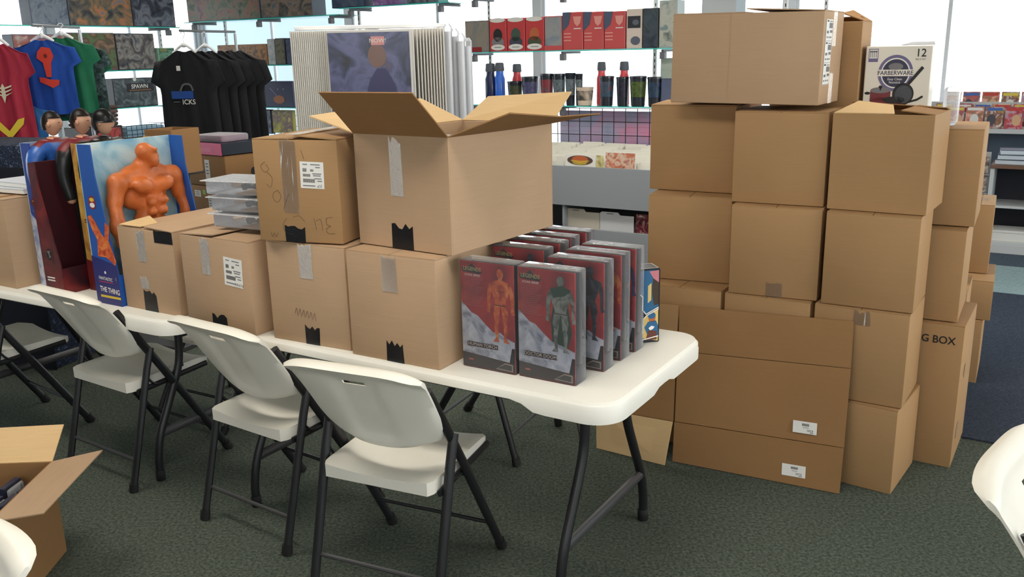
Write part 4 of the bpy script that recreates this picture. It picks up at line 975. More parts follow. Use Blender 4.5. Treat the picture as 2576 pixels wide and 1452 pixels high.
# ------------------------------------------------------------------ LEFT MIDDLE: cartons, garments
for i, (z0, lab) in enumerate(((0, 'bottom carton of the labelled pile behind the left table'), (.215, 'second carton from the floor in the labelled pile'), (.430, 'third carton from the floor in the labelled pile'), (.645, 'labelled carton with green sticker, second from the top of its pile'), (.860, 'labelled carton with pink sticker under the pink game box'))):
    c = carton(lab, (-1.905, 6.02), -39, .44, .38, .213, z0, CB2)
    if i >= 3:
        ship_label(c, 'front', .04, .13, .075, .045, 3, ang=-8 if i == 4 else 0); ship_label(c, 'front', .20, .05, .055, .13 if i == 4 else .10, 3)
        p = Print(); p.rect(0, 0, .032, .032, mat('pink_sticker', (226, 96, 150), .5) if i == 4 else mat('green_sticker', (150, 200, 90), .5)); p.rect(.008, .014, .024, .017, GINK, 1); o, X, N = face(c, 'front'); p.build('sticker', c, (o[0]+.14, o[1], .15), X, N)
        p = Print(); p.disc(.22, .09, .022, .03, INK).disc(.26, .14, .014, .02, INK); o, X, N = face(c, 'right'); p.build('print', c, o, X, N)
gb = thing('game_box', 'pink and black game box on top of the labelled carton pile', 'box', (-1.965, 6.30, 1.076), -39)
O('carton', lambda bm: bx(bm, -.225, .205, -.185, .16, 0, .08, .003), mat('dark_game', (30, 38, 50), .35), gb)
O('pink_edge', lambda bm: bx(bm, -.227, .207, -.189, -.185, 0, .08, .001), mat('pink_print', (226, 52, 120), .35), gb)
p = Print(); p.rect(-.10, .02, -.05, .055, mat('pale_pink', (236, 170, 190), .5)); p.rect(-.03, .02, .09, .05, mat('mid_pink', (232, 92, 140), .4)); p.build('print', gb, (0, -.189, 0), (1, 0, 0), (0, -1, 0))
g2 = thing('wrapped_game', 'small shrink-wrapped pink game lying on the pink box', 'box', (-2.00, 6.27, 1.1565), -30)
O('carton', lambda bm: bx(bm, -.13, .13, -.11, .11, 0, .045, .003), mat('mauve_box', (168, 120, 146), .3), g2)
O('shrink_wrap', lambda bm: bx(bm, -.135, .155, -.115, .12, 0, .049, .012, seg=2), PLAS2, g2)

def tee(name, label, c, yaw, w, h, M, extra=None, group=None, sleeve=.19, hanger=True, th=.03):
    t = thing(name, label, 'shirt', c, yaw, group)
    def f(bm):
        nx, nz = 18, 16; g = {}
        rg = random.Random(sum(map(ord, label)) % 1000)
        ph = rg.uniform(0, 6)
        for sd in (0, 1):
            for i in range(nx+1):
                for j in range(nz+1):
                    s = -1 + 2*i/nx; v = j/nz
                    hwid = w*.5*(1.0 - .07*v + .04*(1-v))
                    if v > .62: k = (v-.62)/.38; hwid = w*.5*(.97 + .42*(1-k)*min(1, k*6 if k < .17 else 1)) if k < .75 else w*.5*(.97+.105) * (1-(k-.75)/.25*.62)
                    z = h*v - (h*.05*abs(s)**1.3 if v > .9 else 0)
                    if v > .93 and abs(s) < .5: z -= h*.035*(1-(s/.5)**2)
                    fold = .010*math.sin(s*9+ph)*(1-v*.7) + .006*math.sin(s*17+ph*2+v*4)
                    y = (-th/2 if sd == 0 else th/2)*(1-abs(s)**4*.8) + fold
                    g[sd, i, j] = bm.verts.new((s*hwid, y, z))
            for i in range(nx):
                for j in range(nz):
                    q = [g[sd, i, j], g[sd, i+1, j], g[sd, i+1, j+1], g[sd, i, j+1]]; bm.faces.new(q if sd == 0 else q[::-1])
        for i in range(nx):
            for j in (0, nz): bm.faces.new((g[0, i, j], g[0, i+1, j], g[1, i+1, j], g[1, i, j]))
        for j in range(nz):
            for i in (0, nx): bm.faces.new((g[0, i, j], g[0, i, j+1], g[1, i, j+1], g[1, i, j]))
    O('cloth', f, M, t, ang=70)
    if hanger:
        O('hanger', lambda bm: (tube(bm, spline([(-w*.2, 0, h*.955), (0, 0, h*1.03), (w*.2, 0, h*.955)], 4), [.010]*4+[.02]+[.010]*4, 8), tube(bm, spline([(0, 0, h*1.03), (0, 0, h*1.09), (.018, 0, h*1.13), (0, 0, h*1.155), (-.016, 0, h*1.13)], 4), .003, 6)), FRAMEW, t)
    if extra: p = Print(); extra(p); p.build('printed_art', t, (-w/2, -th/2-.016, 0), (1, 0, 0), (0, -1, 0))
    return t
def P3(px, py, y): return on_y(px, py, y)
BLS = mat('royal_blue_cloth', (22, 72, 160), .85, var=.1); GRS = mat('green_cloth', (20, 104, 72), .85, var=.12); BKS = mat('black_cloth', (20, 22, 28), .9, var=.1)
REDC = mat('red_cloth', (160, 34, 58), .8, var=.1); BLC = mat('blue_denim_cloth', (34, 92, 150), .85, var=.12)
c = P3(134, 288, 6.0)
def pr(p):
    RS = mat('red_shirt_print', (206, 62, 44), .7)
    p.poly([(.14, .40), (.17, .43), (.22, .42), (.235, .37), (.215, .33), (.205, .24), (.175, .24), (.165, .33), (.13, .36)], RS, 0).poly([(.13, .24), (.165, .235), (.19, .225), (.25, .22), (.245, .19), (.205, .17), (.17, .19), (.13, .21)], RS, 0).disc(.185, .372, .012, .014, mat('dark_red_print', (110, 30, 30), .7), 1)
tee('tee_shirt', 'blue child tee shirt with red chest print on a white hanger', c, 8, .34, .485, BLS, pr)
for k, (dx, dy, lb, M) in enumerate(((.08, .10, 'green tee shirt hanging right behind the blue one', GRS), (.11, .20, 'dark patterned tee shirt behind the green one', art('dark_pattern', [(20, 30, 34), (40, 70, 66), (100, 110, 120)], 30, 2, .8)), (.06, .30, 'second green tee shirt, deepest of the left rail', GRS))):
    tee('tee_shirt', lb, c + Vector((dx, dy, -.03*k+.0)), 8, .34, .50, M, hanger=(k < 1))
c = P3(33, 345, 5.7)
def pw(p):
    G = mat('silver_print', (214, 206, 178), .5)
    for k in range(3): p.poly([(.115-.02*k*0, .36-.022*k), (.16, .345-.022*k), (.16, .335-.022*k), (.12+.008*k, .348-.022*k)], G, 0).poly([(.225, .36-.022*k), (.18, .345-.022*k), (.18, .335-.022*k), (.22-.008*k, .348-.022*k)], G, 0)
    p.poly([(.16, .35), (.17, .37), (.18, .35), (.182, .29), (.17, .25), (.158, .29)], G, 0)
    p.v = [(x-.02, y-.02, l) for x, y, l in p.v]
    Y2 = mat('yellow_trim', (226, 200, 60), .7)
    p.poly([(.05, .14), (.09, .13), (.15, .06), (.21, .13), (.25, .14), (.24, .10), (.15, .01), (.06, .10)], Y2, 0)
tee('dress_shirt', 'red child dress with silver winged emblem and yellow chevron, far left', c + Vector((0, 0, -.02)), 5, .30, .60, REDC, pw)
def pst(p):
    for x, z in ((.08, .10), (.16, .07), (.24, .12), (.12, .02)):
        p.poly([(x + .012*(1 if i % 2 == 0 else .42)*math.sin(math.pi*i/5), z + .012*(1 if i % 2 == 0 else .42)*math.cos(math.pi*i/5)) for i in range(10)], WHT, 0)
tee('tee_shirt', 'blue starred cloth hanging under the red dress', c + Vector((.02, .06, -.30)), 5, .34, .52, BLC, pst, hanger=False)
def rail(name, label, a, b, foot):
    t = thing(name, label, 'rack', (foot[0], foot[1], 0))
    rel_ = lambda v: Vector(v) - Vector((foot[0], foot[1], 0))
    O('arm', lambda bm: tube(bm, [rel_(a), rel_(b)], .009, 8), STEEL, t)
    O('post', lambda bm: tube(bm, [(0, 0, .03), (0, 0, b[2]-.012)], .011, 10), STEEL, t)
    O('base', lambda bm: (bx(bm, -.25, .25, -.02, .02, 0, .028, .004), bx(bm, -.02, .02, -.25, .25, .001, .029, .004)), STEEL, t)
c1 = P3(134, 288, 6.0)
zr = c1.z + .485*1.155
rail('garment_rack', 'chrome garment rack arm holding the blue and green tee shirts', (c1.x, 5.9, zr), (c1.x + .02, 6.5, zr), (c1.x + .02, 6.5))
c = P3(492, 385, 6.75)
def pk(p):
    p.line([(q.x, q.y) for q in spline([(.17, .45, 0), (.20, .50, 0), (.25, .50, 0), (.27, .46, 0)], 6)], .014, GINK, 0)
    p.rect(.10, .40, .27, .455, mat('blue_graphic', (30, 74, 150), .7), 0); p.text('ICKS', .23, .375, .05, WHT, 1, 0, 1, .01); p.rect(.11, .375, .16, .38, GINK, 0); p.rect(.16, .60, .19, .635, WHT, 0)
tee('black_tee', 'front black tee shirt with blue and white lettered print', c, -8, .44, .76, BKS, pk)
for k in range(5):
    tee('black_tee', ['black tee shirt hanging directly behind the printed one', 'third black tee shirt from the front of its rack', 'fourth black tee shirt from the front of its rack', 'fifth black tee shirt from the front of its rack', 'hindmost black tee shirt of its rack, sleeve showing right'][k],
        c + Vector((.055 + .05*k, .08 + .07*k, -.005)), -8, .44, .76, BKS, hanger=(k == 1), th=.025)
tee('black_tee', 'black tee shirt on the low arm under the printed row', c + Vector((.24, .45, -.54)), -10, .60, .66, BKS, hanger=False)
rail('garment_rack', 'chrome garment rack holding the black tee shirts', (c.x, 6.7, c.z + .88), (c.x + .22, 7.3, c.z + .88), (c.x + .22, 7.3))

# ------------------------------------------------------------------ GLASS SHELF UNITS
def W2(u, v, z): return W(u, v, z)
VS, US = 6.9, -8.0
ydeg = math.degrees(YAW)
def shelf_v(label, u0, u1, z, v=VS, dep=.32):
    t = thing('glass_shelf', label, 'shelf', W((u0+u1)/2, v, z), ydeg)
    w = u1 - u0
    O('pane', lambda bm: bx(bm, -w/2, w/2, 0, dep, -.010, 0, .001), SGLASS, t)
    O('front_edge', lambda bm: bx(bm, -w/2, w/2, -.002, -.0001, -.010, 0), SEDGE, t)
    n = max(2, int(w/.9)+1)
    for i in range(n):
        x = -w/2 + .12 + (w-.24)*i/(n-1)
        O('bracket', lambda bm: (bx(bm, x-.012, x+.012, .02, dep+.02, -.030, -.0105, .002), bx(bm, x-.022, x+.022, .01, .06, -.085, -.030, .004)), mat('bracket_grey', (110, 112, 118), .5), t)
    return t
def shelf_u(label, v0, v1, z, u=US, dep=.32):
    t = thing('glass_shelf', label, 'shelf', W(u, (v0+v1)/2, z), ydeg + 90)
    w = v1 - v0
    O('pane', lambda bm: bx(bm, -w/2, w/2, 0, dep, -.010, 0, .001), SGLASS, t)
    O('front_edge', lambda bm: bx(bm, -w/2, w/2, -.002, -.0001, -.010, 0), SEDGE, t)
    for x in (-w/2+.12, w/2-.12): O('bracket', lambda bm: (bx(bm, x-.012, x+.012, .02, dep+.02, -.030, -.0105, .002), bx(bm, x-.022, x+.022, .01, .06, -.085, -.030, .004)), mat('bracket_grey', (110, 112, 118), .5), t)
    return t
def item(name, label, cat, px0, px1, ptop, pbot, plane='v', at=VS, z=None, dep=.16, M=None, artM=None, extra=None, group=None, shape='box', inset=.02, window=None):
    """product standing on a shelf: extents measured on the shelf's front plane"""
    if plane == 'v':
        a, z0 = on_v(px0, pbot, at); b, _ = on_v(px1, pbot, at); _, z1 = on_v((px0+px1)/2, ptop, at); yaw = ydeg
    else:
        a, z0 = on_u(px0, pbot, at); b, _ = on_u(px1, pbot, at); _, z1 = on_u((px0+px1)/2, ptop, at); yaw = ydeg + 90
    if z is not None: z0 = z
    w = b - a; h = z1 - z0
    loc = W((a+b)/2, at + inset + dep/2, z0) if plane == 'v' else W(at - inset - dep/2, (a+b)/2, z0)
    t = thing(name, label, cat, loc, yaw, group)
    if shape == 'box':
        O('carton', lambda bm: bx(bm, -w/2+.002, w/2-.002, -dep/2, dep/2, .0005, h, .004), M, t)
        if artM: O('cover', lambda bm: bx(bm, -w/2+.008, w/2-.008, -dep/2-.002, -dep/2-.0005, .008, h-.008), artM, t)
    elif shape == 'cup':
        O('cup', lambda bm: lathe(bm, [(w*.36, 0.0005), (w*.40, .004), (w*.48, h*.92), (w*.50, h*.93), (w*.50, h), (w*.46, h), (w*.36, .01)], 20), M, t)
        if artM: O('cup_print', lambda bm: lathe(bm, [(w*.405, h*.12), (w*.482, h*.82)], 20), artM, t)
    elif shape == 'bottle':
        O('bottle', lambda bm: lathe(bm, [(w*.42, .0005), (w*.46, .01), (w*.46, h*.62), (w*.34, h*.72), (w*.34, h*.80)], 18), M, t)
        O('cap', lambda bm: lathe(bm, [(w*.40, h*.80), (w*.42, h*.82), (w*.38, h*.98), (w*.30, h)], 18), mat('bottle_cap', (92, 98, 108), .5), t)
    elif shape == 'oval':
        O('case', lambda bm: bx(bm, -w/2, w/2, -dep/2, dep/2, .0005, h, min(w, h)*.22, seg=4), M, t)
        if artM: O('cover', lambda bm: bx(bm, -w/2+.03, w/2-.03, -dep/2-.003, -dep/2-.0005, .03, h-.035), artM, t)
        O('plastic_wrap', lambda bm: bx(bm, -w/2-.006, w/2+.006, -dep/2-.012, dep/2+.004, .0005, h+.006, min(w, h)*.2, seg=3), PLAS2, t)
    if extra: p = Print(); extra(p, w, h); p.build('printed_art', t, (-w/2, -dep/2-.0022, 0), (1, 0, 0), (0, -1, 0), gap=.0005, lift=.0004)
    return t
zof = lambda px, py: on_v(px, py, VS)[1]
zu = lambda px, py: on_u(px, py, US)[1]
DIO1 = art('diorama_a', [(40, 44, 50), (84, 82, 76), (130, 110, 84), (190, 120, 70), (110, 120, 130)], 7, 1)
DIO2 = art('diorama_b', [(28, 32, 44), (60, 66, 80), (120, 126, 140), (70, 60, 70)], 8, 5)
DIO3 = art('diorama_c', [(40, 60, 40), (92, 116, 70), (90, 70, 56), (150, 120, 90), (50, 44, 44)], 7, 8)
DIO4 = art('diorama_d', [(36, 42, 40), (84, 100, 72), (120, 112, 92), (150, 96, 84), (60, 70, 90)], 9, 3)
GREYB = mat('grey_blue_carton', (96, 104, 118), .4); DKB = mat('dark_carton', (46, 48, 56), .4)
# left unit (recedes to the right)
z1, z2, z3 = zu(300, 66), zu(300, 177), zu(300, 272)
v0u, v1u = on_u(-60, 66, US)[0], on_u(452, 66, US)[0]
shelf_u('upper glass shelf of the left display, large boxes on it', v0u, v1u, z1); shelf_u('middle glass shelf of the left display, scene boxes on it', v0u, v1u, z2); shelf_u('lower glass shelf of the left display, black package on it', v0u, v1u, z3)
ip = dict(plane='u', at=US)
item('display_case', 'blue-grey framed figure case on the upper left shelf', 'box', 84, 180, -45, 64, z=z1, M=GREYB, artM=art('case_art', [(90, 104, 118), (120, 132, 146), (80, 88, 110)], 12, 2), **ip)
item('scene_box', 'large brown and orange scene box on the upper left shelf', 'box', 182, 340, -55, 66, z=z1, M=GREYB, artM=DIO1, **ip)
item('scene_box', 'dark blue scene box at the right end of the upper left shelf', 'box', 341, 447, -55, 69, z=z1, M=DKB, artM=DIO2, **ip)
item('scene_box', 'pale red and grey box behind the hanging blue shirt', 'box', 46, 184, 86, 176, z=z2, M=GREYB, artM=art('pale_scene', [(180, 180, 176), (150, 84, 76), (90, 96, 110)], 9, 6), **ip)
item('scene_box', 'green and brown scene box on the middle left shelf', 'box', 186, 302, 82, 177, z=z2, M=GREYB, artM=DIO3, **ip)
item('scene_box', 'grey scene box with dark sky on the middle left shelf', 'box', 303, 400, 84, 178, z=z2, M=DKB, artM=art('diorama_e', [(30, 34, 46), (90, 84, 84), (150, 146, 140), (60, 66, 84)], 8, 11), **ip)
item('green_box', 'pale green box at the far end of the middle left shelf', 'box', 406, 448, 120, 176, z=z2, M=mat('mint_carton', (150, 196, 170), .5), artM=art('mint_art', [(150, 196, 170), (60, 110, 90), (190, 170, 90)], 9, 3), **ip)
def sp(p, w, h):
    p.rect(w*.3, h*.52, w*.92, h*.82, mat('charcoal_tag', (44, 44, 50), .4), 1); p.text('SPAWN', w*.60, h*.70, h*.2, WHT, 2, 0, 1, .02); p.rect(w*.36, h*.56, w*.86, h*.60, mat('tan_line', (140, 104, 70), .5), 2)
    p.disc(w*.5, h*.96, .02, .02, WHT, 1)
item('figure_case', 'grey hanging package lettered SPAWN on the lower left shelf', 'box', 294, 404, 196, 274, z=z3, M=DKB, artM=art('case_grey', [(40, 44, 50), (80, 90, 94), (130, 140, 146)], 14, 6), extra=sp, **ip)
for px, lb in ((-40, 'slotted shelf upright at the left picture edge'), (20, 'slotted shelf upright left of the red dress'), (455, 'slotted shelf upright at the corner of the two displays')):
    v_, _ = on_u(px, 60, US)
    t = thing('shelf_upright', lb, 'upright', W(US - .36, v_, 0), ydeg + 90)
    O('post', lambda bm: bx(bm, -.016, .016, -.012, .012, 0, 2.6, .002), FRAMEW, t)
    p = Print(); [p.rect(-.004, .3 + .05*i, .004, .32 + .05*i, INK) for i in range(44)]; o_ = p.build('slots', t, (0, -.012, 0), (1, 0, 0), (0, -1, 0)); o_['kind'] = 'stuff'
# second unit, u from corner to poster rack
shelves = [('upper glass shelf left of the poster rack, large scene boxes on it', 462, 850, 46, 'A'), ('middle glass shelf left of the poster rack, tan tray on it', 546, 850, 163, 'B'), ('lower glass shelf left of the poster rack, lunch boxes on it', 556, 850, 270, 'C'),
           ('top glass shelf behind the poster rack, small figures on it', 852, 1130, 12, 'D'),
           ('upper glass shelf right of the poster rack, red boxes on it', 1160, 1700, 126, 'E'), ('lower glass shelf right of the poster rack, drinkware on it', 1160, 1700, 266, 'F'), ('topmost glass shelf right of the poster rack, at the frame edge', 1160, 1700, -22, 'G')]
SZ = {}
for lb, a, b, py, k in shelves:
    z = zof((a+b)/2, py); SZ[k] = z; shelf_v(lb, on_v(a, py, VS)[0], on_v(b, py, VS)[0], z)
for px, lb in ((566, 'slotted shelf upright behind the black tee shirts'), (905, 'slotted shelf upright behind the poster rack'), (1232, 'slotted shelf upright behind the blue bottle'), (1650, 'slotted shelf upright beside the pale plant box'), (1975, 'slotted shelf upright showing above the large top box'), (2076, 'slotted shelf upright right above the label strip')):
    u_, _ = on_v(px, 60, VS + .36)
    t = thing('shelf_upright', lb, 'upright', W(u_, VS + .36, 0), ydeg)
    O('post', lambda bm: bx(bm, -.014, .014, -.012, .012, 0, 2.6, .002), FRAMEW, t)
    p = Print(); [p.rect(-.004, .3 + .05*i, .004, .325 + .05*i, INK) for i in range(44)]; o_ = p.build('slots', t, (0, -.012, 0), (1, 0, 0), (0, -1, 0)); o_['kind'] = 'stuff'
iv = lambda k: dict(plane='v', at=VS, z=SZ[k])
item('scene_box', 'wide green-brown battle scene box right of the corner upright', 'box', 470, 652, -50, 56, M=GREYB, artM=DIO4, dep=.2, **iv('A'))
item('scene_box', 'long grey scene box ending left of the poster rack', 'box', 654, 784, -60, 44, M=GREYB, artM=art('diorama_f', [(50, 52, 58), (90, 88, 84), (140, 120, 104), (80, 96, 110)], 9, 14), dep=.2, **iv('A'))
item('counter_tray', 'tan cardboard tray with dark small packs on the middle shelf', 'box', 547, 670, 112, 164, M=cardboard('tray_card', (170, 130, 96)), artM=art('tray_art', [(60, 50, 44), (120, 84, 56), (176, 120, 60), (70, 66, 60)], 16, 4), **iv('B'))
item('blister_pack', 'pale crinkled pack right of the tan tray', 'package', 672, 690, 98, 160, M=mat('pale_pack', (170, 178, 184), .4), artM=art('pale_pack_art', [(150, 160, 166), (196, 200, 204)], 20, 2), dep=.1, **iv('B'))
item('blister_pack', 'dark figure pack next to the white rack leaves', 'package', 692, 716, 96, 160, M=DKB, artM=art('figpack', [(50, 54, 50), (110, 104, 80), (70, 80, 90)], 12, 4), dep=.1, **iv('B'))
item('blister_pack', 'navy figure pack at the right end of the middle shelf', 'package', 718, 734, 97, 158, M=NAVY, artM=art('figpack2', [(40, 44, 76), (80, 90, 120)], 12, 4), dep=.1, **iv('B'))
item('lunch_box', 'silver round-topped lunch box in plastic', 'lunch box', 563, 612, 190, 268, M=mat('silver_case', (150, 160, 178), .3), artM=art('silver_art', [(70, 90, 120), (190, 196, 206), (226, 228, 232)], 16, 4), shape='oval', dep=.12, **iv('C'))
item('lunch_box', 'dark round-topped lunch box in crinkled plastic, middle one', 'lunch box', 624, 664, 197, 268, M=DKB, artM=art('dark_art', [(30, 36, 50), (90, 96, 110), (180, 186, 196)], 16, 9), shape='oval', dep=.12, **iv('C'))
def lb_(p, w, h): p.disc(w*.5, h*.3, w*.2, h*.16, mat('tan_blob', (150, 96, 60), .5), 1).line([(w*.2, h*.75), (w*.42, h*.45)], .005, mat('pale_violet', (170, 160, 220), .4), 1).disc(w*.48, h*.7, .01, .01, GINK, 1).disc(w*.68, h*.7, .01, .01, GINK, 1)
item('lunch_box', 'dark blue square lunch box with warm print beside the rack leaves', 'lunch box', 666, 736, 205, 268, M=mat('navy_case', (30, 34, 74), .35), extra=lb_, **iv('C'))
# wall grid below with packs
def grid(name, label, u0, u1, z0, z1, v, step=.1):
    t = thing(name, label, 'grid', W((u0+u1)/2, v, z0), ydeg); w = u1-u0; h = z1-z0
    n = int(w/step)
    me_v = O('wire', lambda bm: tube(bm, [(0, 0, 0), (0, 0, h)], .0035, 6), BLACKM, t); me_v.location.x = -w/2
    for i in range(1, n+1):
        c_ = me_v.copy(); COL.objects.link(c_); c_.location.x = -w/2 + w*i/n
    m_ = int(h/step); me_h = O('wire', lambda bm: tube(bm, [(-w/2, .006, 0), (w/2, .006, 0)], .0035, 6), BLACKM, t)
    for j in range(1, m_+1):
        c_ = me_h.copy(); COL.objects.link(c_); c_.location.z = h*j/m_
    return t
u_a, _ = on_v(600, 300, VS); u_b, _ = on_v(745, 300, VS)
grid('wire_grid', 'black wire grid panel below the lunch box shelf', u_a, u_b, .3, SZ['C'] - .1, VS + .2)
item('card_pack', 'blue and pink card with cream circle behind the left wire grid', 'package', 604, 642, 279, 338, M=mat('pink_blue_card', (150, 120, 170), .5), artM=art('pbcard', [(60, 90, 200), (220, 120, 130), (240, 236, 200)], 3, 5), dep=.03, plane='v', at=VS + .25)
item('blister_pack', 'dark glossy figure pack hanging below the lunch boxes', 'package', 646, 682, 276, 336, M=DKB, artM=art('figpack3', [(30, 34, 50), (70, 80, 110), (130, 140, 160)], 14, 14), dep=.05, plane='v', at=VS + .05)
item('blister_pack', 'yellow figure pack hanging beside the white rack leaves', 'package', 684, 736, 278, 334, M=mat('mustard_card', (176, 166, 70), .4), artM=art('mustard_art', [(190, 180, 74), (150, 140, 60), (110, 80, 100), (196, 186, 100)], 9, 3), dep=.05, plane='v', at=VS + .05)
# above rack
item('scene_box', 'dark blue box on the top shelf above the poster', 'box', 831, 918, -60, 20, M=NAVY, artM=art('navy_scene', [(36, 48, 80), (60, 80, 110), (90, 96, 110)], 9, 12), **iv('D'))
item('scene_box', 'purple and white box on the top shelf above the poster', 'box', 934, 1000, -60, 14, M=mat('purple_carton', (120, 84, 150), .4), artM=art('purple_scene', [(80, 50, 110), (150, 110, 170), (220, 214, 226)], 9, 2), **iv('D'))
item('scene_box', 'teal-trimmed box on the top shelf right above the rack leaves', 'box', 1020, 1100, -60, 8, M=mat('teal_carton', (70, 130, 130), .4), artM=DIO2, **iv('D'))
# red boxes
RB = mat('red_carton', (200, 62, 66), .4); RB2 = mat('rose_carton', (206, 86, 88), .4)
item('mug_box', 'grey box with red base at the left end of the red row', 'box', 1168, 1228, 52, 132, M=mat('warm_grey_carton', (110, 104, 100), .4), artM=art('greyart', [(130, 128, 124), (150, 140, 128), (110, 120, 130)], 5, 2), extra=lambda p, w, h: p.rect(0, 0, w*.7, h*.16, RED, 2), **iv('E'))
def pup(c1_, c2_):
    def f(p, w, h): p.disc(w*.5, h*.50, w*.26, h*.2, c1_, 1).disc(w*.5, h*.28, w*.36, h*.16, c2_, 1).disc(w*.5, h*.13, w*.40, h*.09, WHT, 2).rect(w*.3, h*.12, w*.7, h*.14, GINK, 3).disc(w*.5, h*.95, w*.44, h*.07, WHT, 1)
    return f
item('ornament_box', 'red box with dark-haired picture and oval tag, left of three', 'box', 1229, 1272, 47, 130, M=RB, extra=pup(INK, mat('grey_pic', (130, 126, 130), .5)), **iv('E'))
item('ornament_box', 'red box with dark green picture and oval tag, middle of three', 'box', 1273, 1318, 45, 129, M=RB, extra=pup(mat('green_pic', (60, 84, 70), .5), mat('slate_pic', (60, 66, 84), .5)), **iv('E'))
item('ornament_box', 'red box with orange-brown picture and oval tag, right of three', 'box', 1319, 1366, 43, 128, M=RB, extra=pup(mat('orange_pic', (190, 100, 60), .5), mat('olive_pic', (70, 80, 60), .5)), **iv('E'))
item('mug_box', 'pale blue-grey box with rose base in the middle of the red row', 'box', 1367, 1412, 40, 126, M=RB2, artM=art('paleart', [(120, 140, 156), (160, 160, 160), (140, 150, 160)], 5, 9), extra=lambda p, w, h: p.rect(0, 0, w, h*.14, RB2, 3), **iv('E'))
def tf(p, w, h):
    p.poly([(0, h), (w*.42, h), (w*.30, h*.66), (w*.1, h*.55), (0, h*.5)], mat('steel_pic', (80, 92, 116), .4), 1)
    p.poly([(w*.52, h*.88), (w*.92, h*.88), (w*.86, h*.70), (w*.72, h*.62), (w*.58, h*.70)], mat('pale_rose', (232, 160, 150), .5), 1)
    for k in range(3): p.rect(w*.05, h*(.42-.09*k), w*.42, h*(.45-.09*k), mat('pale_rose', (232, 160, 150), .5), 1)
    p.rect(w*.55, h*.55, w*.9, h*.575, WHT, 1)
for k, (a, b) in enumerate(((1413, 1464), (1465, 1516), (1517, 1570))):
    item('robot_toy_box', ['left', 'middle', 'right'][k] + ' of three identical rose-red window boxes on the upper shelf', 'box', a, b, 30 - k, 124 - k, M=RB2, extra=tf, group='rose-red window boxes', **iv('E'))
item('bust_box', 'cream box with dark photo and small grey drawing', 'box', 1572, 1612, 22, 120, M=mat('cream_carton2', (222, 208, 198), .5), extra=lambda p, w, h: p.rect(w*.1, h*.52, w*.9, h*.82, DKB, 1).disc(w*.6, h*.66, w*.2, h*.07, GREYB, 2).disc(w*.6, h*.2, w*.3, h*.11, GREYB, 1), **iv('E'))
item('figure_case', 'dark glossy case right of the cream box', 'box', 1613, 1652, 20, 120, M=DKB, artM=art('dkcase', [(40, 48, 60), (70, 84, 96), (50, 56, 60)], 7, 9), **iv('E'))
item('statue_box', 'pale box with grey-green plant-like picture beside the large carton', 'box', 1654, 1700, 0, 118, M=mat('fog_carton', (170, 180, 178), .5), artM=art('fog_art', [(130, 150, 148), (176, 186, 180), (196, 196, 184), (100, 116, 110)], 12, 6), **iv('E'))
# drinkware row
BLG = mat('blue_acrylic', (20, 110, 240), .15, Alpha=.9); RG = mat('red_acrylic', (230, 40, 50), .2, Alpha=.9)
item('tumbler', 'tall bright blue tumbler with glowing round spots', 'tumbler', 1238, 1262, 158, 265, M=BLG, shape='bottle', dep=.08, **iv('F'))
item('tumbler', 'dark blue tumbler at the left end of the drinkware row', 'tumbler', 1214, 1240, 160, 265, M=mat('navy_acrylic', (40, 50, 90), .25), shape='bottle', dep=.08, **iv('F'))
item('tumbler', 'red tumbler beside the bright blue one', 'tumbler', 1264, 1288, 162, 265, M=RG, shape='bottle', dep=.08, inset=.14, **iv('F'))
cup_art = [art('cup_%d' % k, c_, 22, k, .3) for k, c_ in enumerate((((40, 50, 44), (70, 84, 60), (90, 60, 50)), ((40, 44, 84), (90, 90, 130), (60, 60, 90)), ((160, 50, 60), (120, 60, 70), (90, 100, 110)), ((60, 80, 90), (110, 124, 130), (60, 60, 70)), ((30, 56, 80), (60, 90, 110), (110, 50, 60)), ((24, 26, 44), (50, 50, 70), (30, 40, 60)), ((50, 70, 30), (90, 110, 50), (60, 70, 50)), ((26, 40, 70), (50, 74, 104), (40, 60, 50))))]
cups = [(1272, 1306, 205, 0, 'dark olive glass between red tumbler and blue-rimmed glass'), (1308, 1346, 193, 1, 'blue-rimmed glass left of the green-lidded ones'), (1354, 1384, 186, 2, 'red and grey glass with green rim'), (1385, 1414, 186, 3, 'grey-blue glass beside the red and grey one'), (1416, 1440, 184, 3, 'grey glass in the middle of the drinkware row'), (1441, 1458, 186, 3, 'narrow grey glass left of the bulldog-style mug gap'),
        (1502, 1536, 192, 4, 'dark blue glass right of the white mug'), (1544, 1574, 194, 5, 'near-black glass beneath the second red bottle'), (1578, 1618, 192, 6, 'green glass with pale emblem'), (1622, 1658, 194, 7, 'navy glass beside the green one')]
for a, b, tp, k, lb in cups:
    item('drinking_glass', lb, 'glass', a, b, tp, 264, M=mat('dark_glass', (44, 50, 60), .2), artM=cup_art[k], shape='cup', dep=.07, extra=None, **iv('F'))
item('mug', 'cream mug with round black picture in the drinkware row', 'mug', 1444, 1484, 220, 264, M=mat('cream_mug', (226, 206, 186), .3), artM=art('mug_art', [(226, 206, 186), (60, 60, 60), (220, 200, 180)], 6, 3, .3), shape='cup', dep=.07, **iv('F'))
item('bottle', 'red bottle with grey cap, left of the two', 'bottle', 1494, 1518, 156, 240, M=RG, shape='bottle', plane='v', at=VS+.12, z=SZ['F'], dep=.07)
item('bottle', 'red bottle with grey cap, right of the two', 'bottle', 1550, 1576, 155, 240, M=RG, shape='bottle', plane='v', at=VS+.12, z=SZ['F'], dep=.07)
item('snow_globe', 'pale green picture card at the right end of the drinkware row', 'card', 1658, 1696, 146, 196, M=mat('pale_green_card', (190, 204, 190), .5), artM=art('pg', [(170, 190, 176), (200, 210, 200)], 8, 3), plane='v', at=VS+.2, dep=.04, z=SZ['F'] + .0)
